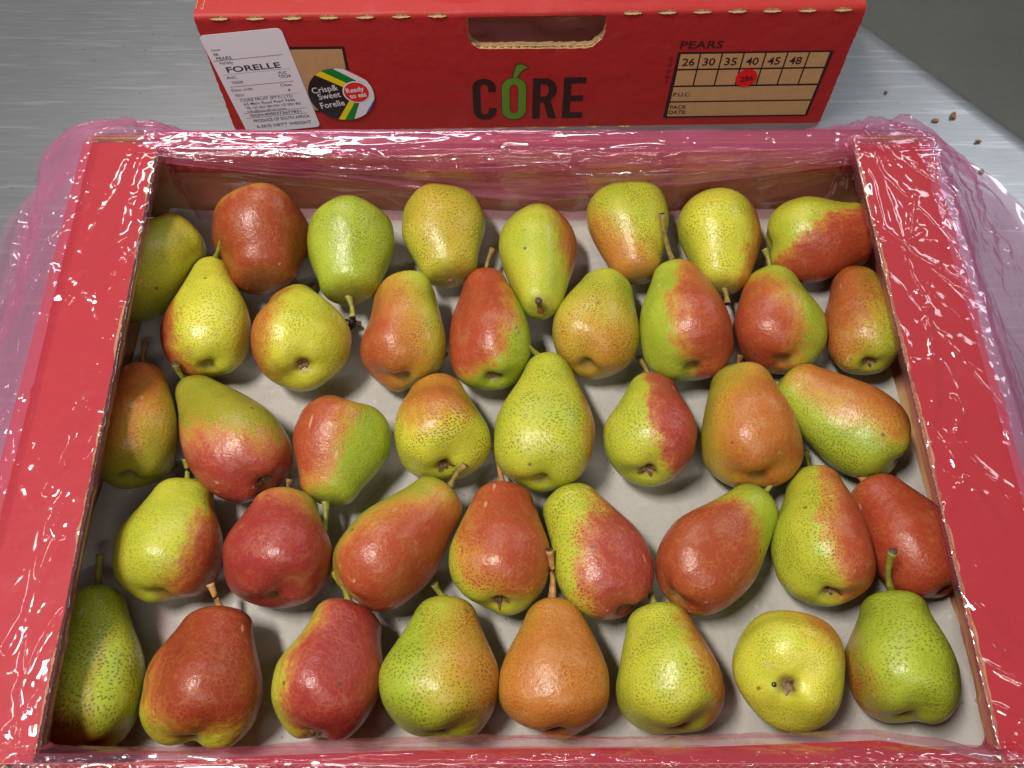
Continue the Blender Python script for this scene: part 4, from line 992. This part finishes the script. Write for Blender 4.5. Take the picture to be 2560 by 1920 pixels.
# rounded loop through the inner rim of the carton
C4 = [np.array(q) for q in ((-.2365, .0475), (-.2595, .463), (.2515, .463), (.243, .0475))]   # FL, BL, BR, FR (clockwise)
rad0, pad = .006, .040
def loop_points(step=.0015):
    P_, Nn, side = [], [], []
    nrm = []
    for i in range(4):
        d = C4[(i + 1) % 4] - C4[i]; d /= np.linalg.norm(d); nrm.append(np.array([-d[1], d[0]]))
    cen = []
    for i in range(4):
        n0, n1 = nrm[i - 1], nrm[i]
        b_ = -(n0 + n1) / (1 + n0 @ n1); cen.append(C4[i] + b_ * rad0)
    for i in range(4):                                # side i runs from corner i to i+1; corner arc first
        a0 = math.atan2(*nrm[i - 1][::-1]); a1 = math.atan2(*nrm[i][::-1])
        da = (a1 - a0 + math.pi) % (2 * math.pi) - math.pi
        n_ = int(abs(da) * (rad0 + pad) / step)
        for j in range(n_):
            a = a0 + da * j / n_; v = np.array([math.cos(a), math.sin(a)])
            P_.append(cen[i] + v * rad0); Nn.append(v); side.append(i - 1 + j / n_)
        s0 = cen[i] + nrm[i] * rad0; s1 = cen[(i + 1) % 4] + nrm[i] * rad0; L = np.linalg.norm(s1 - s0); n_ = int(L / step)
        for j in range(n_):
            P_.append(s0 + (s1 - s0) * j / n_); Nn.append(nrm[i]); side.append(float(i))
    return np.array(P_), np.array(Nn), np.array(side)
LP, LN, LS = loop_points()
NS = len(LP)
LL = np.concatenate([[0], np.cumsum(np.linalg.norm(np.diff(LP + LN * pad, axis=0), axis=1))])
# cross-sections (outward offset, flap share, height): side 0 left, 1 far, 2 right, 3 near
def prof_side(spread): return [(.040, 0, .004), (.032, 0, .030), (.018, 0, .058), (-.0015, 0, .078), (-.0045, 0, .0890), (.004, 0, .0905), (0, .35, .0905), (0, .72, .0905), (-.003, 1, .0905),
                               (.006 * spread, 1, .088), (.022 * spread, 1, .070), (.042 * spread, 1, .044), (.060 * spread, 1, .020), (.078 * spread, 1, .002), (.092 * spread, 1, -.002)]
PROF = [prof_side(1.05), [(-.004, 0, .004), (-.004, 0, .025), (-.005, 0, .048), (-.006, 0, .070), (-.005, 0, .0820), (-.002, 0, .0852), (.003, 0, .0860), (.009, 0, .0852), (.016, 0, .0805),
                         (.026, 0, .069), (.036, 0, .056), (.048, 0, .041), (.060, 0, .027), (.073, 0, .013), (.086, 0, .003)],
        prof_side(1.30), [(-.003, 0, .004), (-.003, 0, .025), (-.004, 0, .048), (-.005, 0, .070), (-.005, 0, .0835), (-.001, 0, .0905), (.004, 0, .0935), (.009, 0, .0935), (.014, 0, .0905),
                          (.022, 0, .080), (.030, 0, .062), (.038, 0, .044), (.044, 0, .024), (.05, 0, .008), (.058, 0, .0)]]
PR = np.array(PROF)                                   # side, k, 3
FLAPW = [.0535, .008, .0495, .008]
i0 = np.floor(LS).astype(int) % 4; i1 = (i0 + 1) % 4; fr_ = LS - np.floor(LS); fr_ = fr_ * fr_ * (3 - 2 * fr_)
prof_n = PR[i0] * (1 - fr_)[:, None, None] + PR[i1] * fr_[:, None, None]
flapw = np.array(FLAPW)[i0] * (1 - fr_) + np.array(FLAPW)[i1] * fr_
off = prof_n[:, :, 0] + prof_n[:, :, 1] * flapw[:, None]; hgt = prof_n[:, :, 2]
K = off.shape[1]
seg = np.concatenate([[0], np.cumsum(np.hypot(np.diff(PR[0][:, 0] + PR[0][:, 1] * .0535), np.diff(PR[0][:, 2])))])
MW = 180
tw = np.linspace(0, seg[-1], MW)
def crs(Y):
    mm = np.gradient(Y, seg, axis=1); i = np.clip(np.searchsorted(seg, tw, "right") - 1, 0, K - 2); h = seg[i + 1] - seg[i]; x = (tw - seg[i]) / h
    return ((2*x**3-3*x**2+1) * Y[:, i] + (x**3-2*x**2+x) * h * mm[:, i] + (-2*x**3+3*x**2) * Y[:, i+1] + (x**3-x**2) * h * mm[:, i+1])
O2, H2 = crs(off), crs(hgt)
S2 = np.repeat(LL[:, None], MW, 1); W2 = np.repeat(tw[None, :], NS, 0)
# hem wanders in and out
amp_out = np.clip((W2 - seg[8]) / (seg[-1] - seg[8]), 0, 1)
O2 = O2 + amp_out * (.034 * vnoise(S2 * 5, S2 * 0 + .3, 21) + .006 * vnoise(S2 * 19, W2 * 9, 22))
fs_ = np.exp(-((np.minimum(np.abs(LS - 1.5), 4 - np.abs(LS - 1.5))) / .62) ** 6)[:, None]
H2 = H2 + np.clip(amp_out * 3, 0, 1) * (1 - amp_out) * .055 * (1 - .92 * fs_) * vnoise(S2 * 4 + W2 * 6, W2 * 26, 23)
base = np.stack([LP[:, None, 0] + LN[:, None, 0] * O2, LP[:, None, 1] + LN[:, None, 1] * O2, H2], -1)
def normals(B, closed):
    if closed: du = np.roll(B, -1, 0) - np.roll(B, 1, 0)
    else: du = np.gradient(B, axis=0)
    dv = np.gradient(B, axis=1); n_ = np.cross(du, dv); n_ /= np.maximum(np.linalg.norm(n_, axis=-1, keepdims=True), 1e-9)
    return n_
nrm_f = normals(base, True)
on_flap = (W2 > seg[4]) & (W2 < seg[9])
if nrm_f[NS // 5, np.argmin(abs(tw - seg[6])), 2] < 0: nrm_f = -nrm_f
def crumple(s, w, seed):
    ws = s + .006 * vnoise(s * 30, w * 30, seed + 1); ww = w + .006 * vnoise(s * 30, w * 30, seed + 2)
    return (.30 * worley2(ws * 22, ww * 26, seed) + .30 * worley2(ws * 46, ww * 50, seed + 5) + .40 * worley2(ws * 88, ww * 92, seed + 9)) - .35
def creases(s, w, n_, smax, wmax, seed, ang, L=(.03, .12), A=(.0008, .0022), sig=.0016, s_rng=None):
    r = np.random.RandomState(seed); h = np.zeros_like(s); row = s[:, 0]
    for _ in range(n_):
        cs, cw = (r.uniform(0, smax) if s_rng is None else r.uniform(*s_rng)), r.uniform(0, wmax); a = ang(r, cs); ln = r.uniform(*L); am = r.uniform(*A); sg = sig * r.uniform(.7, 1.6)
        q1, q2, q3 = r.uniform(30, 90), r.uniform(0, 6), r.uniform(.0015, .004)
        i0, i1 = np.searchsorted(row, cs - ln), np.searchsorted(row, cs + ln)
        if i1 <= i0: continue
        S, W = s[i0:i1], w[i0:i1]
        x = (S - cs) * math.cos(a) + (W - cw) * math.sin(a); y = -(S - cs) * math.sin(a) + (W - cw) * math.cos(a)
        y = y + q3 * np.sin(x * q1 + q2) + .0012 * vnoise(x * 160, x * 0 + q2, seed)
        h[i0:i1] = np.maximum(h[i0:i1], np.where(np.abs(x) < ln, am * (1 - (x / ln) ** 2) * np.exp(-(np.sqrt(y * y + 1.6e-7) - .0004) / sg), 0))
    return h
# how strongly the sheet is crumpled: across the section and round the rim
side_w = [np.exp(-((np.minimum(np.abs(LS - q), 4 - np.abs(LS - q))) / .6) ** 4) for q in range(4)]
far_w = side_w[1][:, None] * np.ones_like(W2)
a_sec = np.interp(tw, [0, seg[2], seg[3], seg[4], seg[5], seg[8], seg[9], seg[10], seg[-1]], [.004, .006, .005, .0045, .0042, .0042, .006, .0115, .0115])[None, :]
patchy = np.clip(.45 + 2.0 * vnoise(S2 * 7, W2 * 13, 41), .05, 1.5) * np.where(W2 > seg[9], .9 * (1 - .6 * side_w[1])[:, None], (.12 * side_w[0] + .34 * side_w[2] + .25 * side_w[1] + .15 * side_w[3])[:, None])
H = a_sec * patchy * (crumple(S2, W2, 31)) * (1 - .45 * far_w)
smax, wmax = LL[-1], tw[-1]
L_ = [LL[np.argmax(LS == q)] for q in range(4)] + [smax]
w_in, w_out = seg[4], seg[9]
def flapc(n_, side_, mean, sd_, seed_, A):
    return creases(S2, W2, n_, smax, wmax, seed_, lambda r, c_: r.normal(mean, sd_), (.03, .13), A, .0013, (L_[side_], L_[side_] + .40))
H = H + flapc(18, 0, -.80, .42, 5, (.0010, .0022)) + flapc(30, 2, .51, .55, 6, (.0008, .0020)) + .8 * creases(S2, W2, 45, smax, wmax, 7, lambda r, c_: r.uniform(-1.5, 1.5), (.012, .05), (.0005, .0015), .0013)
H = H + far_w * creases(S2, W2, 110, smax, wmax, 8, lambda r, c_: r.normal(0, .10), (.06, .22), (.0010, .0025), .0026)
# gathered folds fanning round the corners
corner = (np.abs(LS - np.round(LS)) > 1e-6).astype(float)
ker = np.hanning(61); ker /= ker.sum(); corner = np.convolve(np.concatenate([corner[-60:], corner, corner[:60]]), ker, "same")[60:-60]
H = H + corner[:, None] * (.0035 * np.abs(np.sin(S2 * 210 + 3 * vnoise(S2 * 14, W2 * 20, 51))) + .002 * np.abs(np.sin(S2 * 420 + W2 * 60)))
def line_fold(H, s0, w0, s1, w1, A, sg):
    """a tension fold running from (s0, w0) to (s1, w1), strongest at its start"""
    L = math.hypot(s1 - s0, w1 - w0); a = math.atan2(w1 - w0, s1 - s0)
    x = (S2 - s0) * math.cos(a) + (W2 - w0) * math.sin(a); y = -(S2 - s0) * math.sin(a) + (W2 - w0) * math.cos(a)
    y = y + .003 * np.sin(x * 26 + s1 * 90)
    return np.maximum(H, np.where((x > 0) & (x < L), A * np.clip(x / .006, 0, 1) * (1 - x / L) ** .7 * np.exp(-np.abs(y) / sg), 0))
rf = np.random.RandomState(9)
fold = np.zeros_like(H)
arcs = .036
for cs_, dr in ((L_[1] - arcs, 1), (L_[2] - arcs, -1)):
    for q in range(9):                                 # across the inner face of the far wall
        fold = line_fold(fold, cs_ + dr * .010, seg[4] - .004, cs_ + dr * (.06 + .034 * q + rf.uniform(-.01, .01)), seg[4] - rf.uniform(.012, .075), rf.uniform(.0016, .0032), rf.uniform(.0016, .003))
    for q in range(7):                                 # along the side flap
        fold = line_fold(fold, cs_ - dr * .008, seg[4] + rf.uniform(.0, .01), cs_ - dr * rf.uniform(.05, .20), seg[4] + rf.uniform(.0, .055), rf.uniform(.0012, .0024), rf.uniform(.0013, .0022))
    for q in range(9):                                 # outwards from the corner to the hem
        fold = line_fold(fold, cs_ + rf.uniform(-.03, .03), seg[8], cs_ + rf.uniform(-.12, .12), seg[-1] - rf.uniform(0, .05), rf.uniform(.003, .008), rf.uniform(.003, .006))
rim = np.interp(tw, [0, seg[3], seg[4], seg[8], seg[9], seg[-1]], [1, 1, .3, .3, 1, 1])[None, :]
H = H * (1 - far_w * (1 - rim)) * (.55 + .45 * side_w[2])[:, None] + fold * (1 - far_w * (1 - rim))
# sharp creases lying across the side flaps, as they run in the bag
CREASES = [[(-0.2572, 0.4161), (-0.2548, 0.3869), (-0.2557, 0.3668), (-0.2588, 0.3512), (-0.2644, 0.3398), (-0.2713, 0.3305), (-0.2759, 0.325), (-0.2975, 0.3213)], [(-0.2525, 0.414), (-0.2514, 0.3828), (-0.2519, 0.359), (-0.2566, 0.3417), (-0.2642, 0.3324), (-0.2691, 0.3213), (-0.2836, 0.3195)], [(-0.251, 0.3141), (-0.2527, 0.2895), (-0.2564, 0.2626), (-0.2581, 0.2465)], [(-0.2432, 0.2248), (-0.2449, 0.2039), (-0.2512, 0.1867), (-0.2552, 0.1619)], [(-0.2487, 0.1566), (-0.2521, 0.141), (-0.2552, 0.116), (-0.2601, 0.0993)], [(-0.2351, 0.1233), (-0.2434, 0.0993), (-0.2489, 0.0764)], [(-0.2372, 0.0764), (-0.2435, 0.0654), (-0.2518, 0.0547)], [(-0.2493, 0.2999), (-0.2509, 0.2692), (-0.2534, 0.2561), (-0.2564, 0.2068), (-0.2618, 0.1867)], [(0.2514, 0.4437), (0.251, 0.4274), (0.2534, 0.4213), (0.2527, 0.4072), (0.2524, 0.3889), (0.2521, 0.3771), (0.2548, 0.3712)], [(0.2589, 0.3613), (0.26, 0.3512), (0.2606, 0.3391), (0.2637, 0.3188)], [(0.2657, 0.3123), (0.263, 0.302), (0.2622, 0.2878), (0.2598, 0.2742)], [(0.2598, 0.2742), (0.2548, 0.2465), (0.2467, 0.2248), (0.2513, 0.2157), (0.257, 0.201)], [(0.2611, 0.2169), (0.2669, 0.2051), (0.2702, 0.1955), (0.2765, 0.1904)], [(0.2423, 0.1731), (0.2501, 0.1853), (0.2591, 0.1935)], [(0.2615, 0.1915), (0.2658, 0.1791), (0.2708, 0.1701)], [(0.2368, 0.1359), (0.2427, 0.1258), (0.2498, 0.116), (0.2621, 0.0993)], [(0.2309, 0.0993), (0.241, 0.0923), (0.2595, 0.0809)], [(0.2297, 0.0764), (0.2378, 0.0633), (0.2506, 0.0505)], [(0.2659, 0.2465), (0.2669, 0.234), (0.2581, 0.2157), (0.265, 0.201)], [(0.2795, 0.4076), (0.2715, 0.3828), (0.2669, 0.3668), (0.2766, 0.3747)]]
px, py = base[..., 0], base[..., 1]
cr = np.zeros_like(H); flat = on_flap[0]
fx_, fy_ = px[:, flat], py[:, flat]
wob = .0012 * vnoise(fx_ * 120, fy_ * 120, 91)
acc = np.zeros_like(fx_)
for q, ln in enumerate(CREASES):
    best = np.full_like(fx_, 9.)
    for (ax, ay), (bx, by) in zip(ln[:-1], ln[1:]):
        L2 = (bx - ax) ** 2 + (by - ay) ** 2
        t_ = np.clip(((fx_ - ax) * (bx - ax) + (fy_ - ay) * (by - ay)) / L2, 0, 1)
        best = np.minimum(best, np.hypot(fx_ - ax - t_ * (bx - ax), fy_ - ay - t_ * (by - ay)))
    best = np.abs(best + wob)
    acc = np.maximum(acc, (.0024 + .0006 * math.sin(q * 2.1)) * np.exp(-(np.sqrt(best ** 2 + 2.5e-7) - .0005) / .0015))
cr[:, flat] = acc
H = np.maximum(H, cr) * (cr > .0002) + H * (cr <= .0002)
H = np.where(on_flap, np.abs(H) * 1.0 + .0006, H)
Vf = base + nrm_f * H[..., None]
Vf[..., 2] = np.where(amp_out > .02, np.maximum(Vf[..., 2], TZ + .0012 + .0012 * (vnoise(S2 * 60, W2 * 60, 3) + .5)), Vf[..., 2])
# never through the carton behind
yr = .5686 + (Vf[..., 0] + .2447) * .022 - .0035
Vf[..., 1] = np.where((np.abs(Vf[..., 0] - .015) < .27), np.minimum(Vf[..., 1], yr), Vf[..., 1])
bag = empty("plastic_liner", (0, .26, TZ))
tag(bag, "crumpled pink see-through plastic bag lining the open carton and folded out over its rim", "plastic bag")
def to_bag(V): return V.reshape(-1, 3) - np.array([0, .26, TZ])
fo_ = grid_mesh("film", to_bag(Vf), NS, MW, M_film, closed=True, uv=np.stack([S2, W2], -1).reshape(-1, 2), parent=bag)
fo_.data.materials.append(M_film_out)
mi_ = np.tile((tw[:-1] > seg[8]).astype(np.int32), NS)
if len(mi_) == len(fo_.data.polygons): fo_.data.polygons.foreach_set("material_index", mi_)

# bunched second and third layers over the far wall, hanging in a swag
def swag(x0, x1, low, yb, top_y, top_z, seed, n_=420, m_=70, amp=1.0):
    u = np.linspace(0, 1, n_); xs = x0 + (x1 - x0) * u
    lo = np.interp(u, [q[0] for q in low], [q[1] for q in low])
    ker = np.hanning(31); ker /= ker.sum(); lo = np.convolve(np.pad(lo, 15, "edge"), ker, "valid")
    t = np.linspace(0, 1, m_)
    X_ = np.repeat(xs[:, None], m_, 1); Tt = np.repeat(t[None, :], n_, 0)
    zt = .0894 + .0008 * vnoise(xs * 30, xs * 0, seed)
    # 0 .. .45 : from behind, over the rim; .45 .. 1 : down the inside
    k = np.clip(Tt / .45, 0, 1); q = np.clip((Tt - .45) / .55, 0, 1)
    Y_ = (top_y + (YB + .004 - top_y) * k) * (Tt < .45) + (YB + .004 - .014 * np.clip(q * 6, 0, 1) - yb * q) * (Tt >= .45)
    Z_ = (top_z + (zt[:, None] - top_z) * k) * (Tt < .45) + (zt[:, None] + (lo[:, None] - zt[:, None]) * q) * (Tt >= .45)
    B = np.stack([X_, Y_, Z_], -1); nn = normals(B, False)
    wv_ = Tt * .13
    h = amp * (.0055 * (vnoise(X_ * 2.2 + 3, wv_ * 40 + X_ * 7, seed + 4) + .2) + .0020 * np.abs(vnoise(X_ * 3, wv_ * 70 + X_ * 9, seed + 6)) * 2 + .0006 * crumple(X_, wv_, seed + 7) * np.clip(vnoise(X_ * 9, wv_ * 9, seed) * 3 + .6, .2, 1.5))
    r = np.random.RandomState(seed); hc = 0 * X_
    for _ in range(42):
        cx, cw, a, ln, am = r.uniform(x0, x1), r.uniform(0, .13), r.normal(0, .09), r.uniform(.05, .24), r.uniform(.001, .003)
        xx = (X_ - cx) * math.cos(a) + (wv_ - cw) * math.sin(a); yy = -(X_ - cx) * math.sin(a) + (wv_ - cw) * math.cos(a) + .002 * np.sin(xx * 50 + cx * 99)
        hc = np.maximum(hc, np.where(np.abs(xx) < ln, amp * am * (1 - (xx / ln) ** 2) * np.exp(-np.abs(yy) / .0022), 0))
    h = (h + hc) * (1 - .75 * np.exp(-((Tt - .45) / .09) ** 2))
    if nn[n_ // 2, int(m_ * .4), 2] < 0: nn = -nn
    V = B + nn * h[..., None]
    yr_ = .5686 + (V[..., 0] + .2447) * .022 - .003
    V[..., 1] = np.minimum(V[..., 1], yr_)
    return V, np.stack([X_ + seed, wv_], -1), n_, m_
for (x0, x1, low, yb, ty, tz, sd, mt) in (
    (-.268, .262, [(0, .076), (.06, .070), (.3, .052), (.47, .037), (.62, .040), (.8, .056), (.95, .070), (1, .076)], .002, .528, .008, 3, M_film2),
    (-.262, .258, [(0, .082), (.25, .066), (.5, .060), (.62, .056), (.8, .068), (1, .082)], .005, .530, .010, 9, M_film),
    (-.275, .300, [(0, .086), (.3, .080), (.6, .076), (.8, .081), (1, .086)], .006, .532, .006, 15, M_film)):
    V, uv, n_, m_ = swag(x0, x1, low, yb, ty, tz, sd)
    grid_mesh("film_fold", to_bag(V), n_, m_, mt, uv=uv.reshape(-1, 2), parent=bag)
# the cuff: a second turn of film lying over the outside of the first
cuff_i = np.where((tw >= seg[7]) & (tw <= seg[13]))[0]
cs = np.clip((W2[:, cuff_i] - seg[8]) / (seg[13] - seg[8]), 0, 1)
sc_ = .80 + .42 * vnoise(S2[:, cuff_i] * 4.5, 0 * cs, 71)
O3 = (flapw[:, None] + .001) + (O2[:, cuff_i] - flapw[:, None]) * sc_ + .006 * vnoise(S2[:, cuff_i] * 9, W2[:, cuff_i] * 30, 72) * cs
Z3 = H2[:, cuff_i] + .004 * (1 - .8 * fs_) + .012 * cs * (1 - fs_ * .9) + .03 * (1 - .92 * fs_) * cs * vnoise(S2[:, cuff_i] * 5, W2[:, cuff_i] * 32, 73)
B3 = np.stack([LP[:, None, 0] + LN[:, None, 0] * O3, LP[:, None, 1] + LN[:, None, 1] * O3, np.maximum(Z3, .0)], -1)
n3 = normals(B3, True)
h3 = .011 * np.clip(.5 + 1.5 * vnoise(S2[:, cuff_i] * 8, W2[:, cuff_i] * 12, 74), .1, 1.3) * crumple(S2[:, cuff_i] + 3, W2[:, cuff_i], 75) + creases(S2[:, cuff_i], W2[:, cuff_i] - tw[cuff_i[0]], 200, smax, seg[13] - seg[7], 76, lambda r, c_: r.normal(0, .5), (.02, .09), (.0008, .0024), .0015)
V3 = B3 + n3 * h3[..., None]
yr = .5686 + (V3[..., 0] + .2447) * .022 - .0025
V3[..., 1] = np.where((np.abs(V3[..., 0] - .015) < .27), np.minimum(V3[..., 1], yr), V3[..., 1])
grid_mesh("film_fold", to_bag(V3), NS, len(cuff_i), M_film_out, closed=True, uv=np.stack([S2[:, cuff_i] + 5, W2[:, cuff_i]], -1).reshape(-1, 2), parent=bag)
# loose fold along the near wall
n_, m_ = 380, 60
xs = np.linspace(-.242, .250, n_); t = np.linspace(0, 1, m_)
yi = np.interp(xs, [-.242, -.21, -.12, -.02, .09, .185, .215, .25], [.0455, .0475, .0525, .0560, .0565, .0605, .0555, .046]) + .0012 * vnoise(xs * 30, 0 * xs, 80)
X_ = np.repeat(xs[:, None], m_, 1); Tt = np.repeat(t[None, :], n_, 0)
Yk = np.stack([yi - .0015, yi, np.minimum(yi - .001, .048) * 0 + .0475, 0 * xs + .042, 0 * xs + .030, 0 * xs + .014, 0 * xs - .004], 1)
Zk = np.stack([0 * xs + .072, 0 * xs + .080, 0 * xs + .0925, 0 * xs + .0945, 0 * xs + .085, 0 * xs + .062, 0 * xs + .036], 1)
kt = np.array([0, .12, .34, .46, .64, .82, 1.])
def lerp(Kk): return np.stack([np.interp(t, kt, row) for row in Kk])
B = np.stack([X_, lerp(Yk), lerp(Zk)], -1); nn = normals(B, False)
if nn[n_ // 2, int(m_ * .4), 2] < 0: nn = -nn
wv_ = Tt * .10
h = .0006 + .0022 * (vnoise(X_ * 4, wv_ * 70 + X_ * 9, 81) + .5) + creases(X_ + .25, wv_, 70, .5, .10, 82, lambda r, c_: r.normal(0, .25), (.03, .14), (.0008, .0022), .0018) + .002 * crumple(X_, wv_, 83) * np.clip(vnoise(X_ * 9, wv_ * 9, 84) * 3, 0, 1)
grid_mesh("film_fold", to_bag(B + nn * h[..., None]), n_, m_, M_film, uv=np.stack([X_ + 9, wv_], -1).reshape(-1, 2), parent=bag)
# film seen through the handle slot of the carton behind
u, t = np.meshgrid(np.linspace(0, 1, 160), np.linspace(0, 1, 70), indexing="ij")
Xh = .17 + .19 * u; Zh = .006 + .118 * t
Yh = .016 + .02 * (1 - t) + .012 * vnoise(u * 5, t * 3, 60) + .010 * np.abs(vnoise(u * 9 + t * 3, t * 4, 61)) + .002 * crumple(Xh, Zh, 62)
hl = grid_mesh("plastic_liner", np.stack([Xh, Yh, Zh], -1).reshape(-1, 3), 160, 70, M_film2, uv=np.stack([Xh, Zh], -1).reshape(-1, 2), parent=rear)

# ------------------------------------------------------------------ scraps
def flake(name, loc, size, seed, mat, label, cat, thick=.0008, group=None):
    r = np.random.RandomState(seed); n_ = 9; pts = []
    for i in range(n_):
        a = 2 * math.pi * i / n_; q = size * r.uniform(.55, 1.0)
        pts.append((q * math.cos(a), .55 * q * math.sin(a)))
    V = [(x, y, .0002 + r.uniform(0, .0012)) for x, y in pts]; V += [(x * .93, y * .93, z + thick + r.uniform(0, .0006)) for (x, y, z) in V]
    F = [tuple(range(n_))[::-1], tuple(range(n_, 2 * n_))] + [(i, (i + 1) % n_, n_ + (i + 1) % n_, n_ + i) for i in range(n_)]
    o = mesh_obj(name, V, F, mat); o.location = loc; o.rotation_euler = (0, 0, r.uniform(0, 6.28))
    return tag(o, label, cat, group)
M_crumb = simple_mat("crumb", (.24, .11, .05), .8, .3, 400)
M_scrap = simple_mat("withered", (.055, .035, .022), .9, .4, 300)
for (nm, loc, sz, sd, lab) in (
    ("cardboard_crumb", (.3961, .5875, TZ), .0058, 4, "largest brown cardboard crumb on the steel table, nearest the table edge at the far right"),
    ("cardboard_crumb", (.3785, .5817, TZ), .0042, 5, "long brown cardboard crumb on the steel table close to the pink film corner"),
    ("cardboard_crumb", (.4093, .5562, TZ), .0034, 6, "small crumbled brown speck on the steel table, middle one along the table edge"),
    ("cardboard_crumb", (.4030, .5209, TZ), .0040, 7, "dark brown crumb on the steel table nearest the viewer, beside the pink film"),
    ("cardboard_crumb", (.3414, .6177, TZ), .0022, 8, "tiny dark speck on the steel table beside the printed carton's right end")):
    flake(nm, loc, sz, sd, M_crumb, lab, "crumb", group="crumbs on the steel table")
rs = np.random.RandomState(3)
V, F = [], []
for q in range(7):
    a = rs.uniform(0, 6.28); c_ = Vector((rs.uniform(-.004, .004), rs.uniform(-.003, .003), rs.uniform(0, .004)))
    d = Vector((math.cos(a), math.sin(a), rs.uniform(-.3, .5))); s_ = Vector((-d.y, d.x, rs.uniform(-.6, .6))); b0 = len(V)
    for i in range(4):
        for e in (-1, 0, 1): V.append(c_ + d * (.009 * (i / 3 - .5)) + s_ * (.0026 * e * (1 - abs(i / 3 - .4))) + Vector((0, 0, .0012 * abs(e) + rs.uniform(-.0006, .0006))))
    for i in range(3):
        for j in range(2): F.append((b0 + i * 3 + j, b0 + i * 3 + j + 1, b0 + i * 3 + j + 4, b0 + i * 3 + j + 3))
o = mesh_obj("withered_leaf", V, F, M_scrap); o.location = (-.1196, .3555, .006)
tag(o, "dark shrivelled leaf scrap between the squat yellow pear and the dimpled orange pear", "leaf")
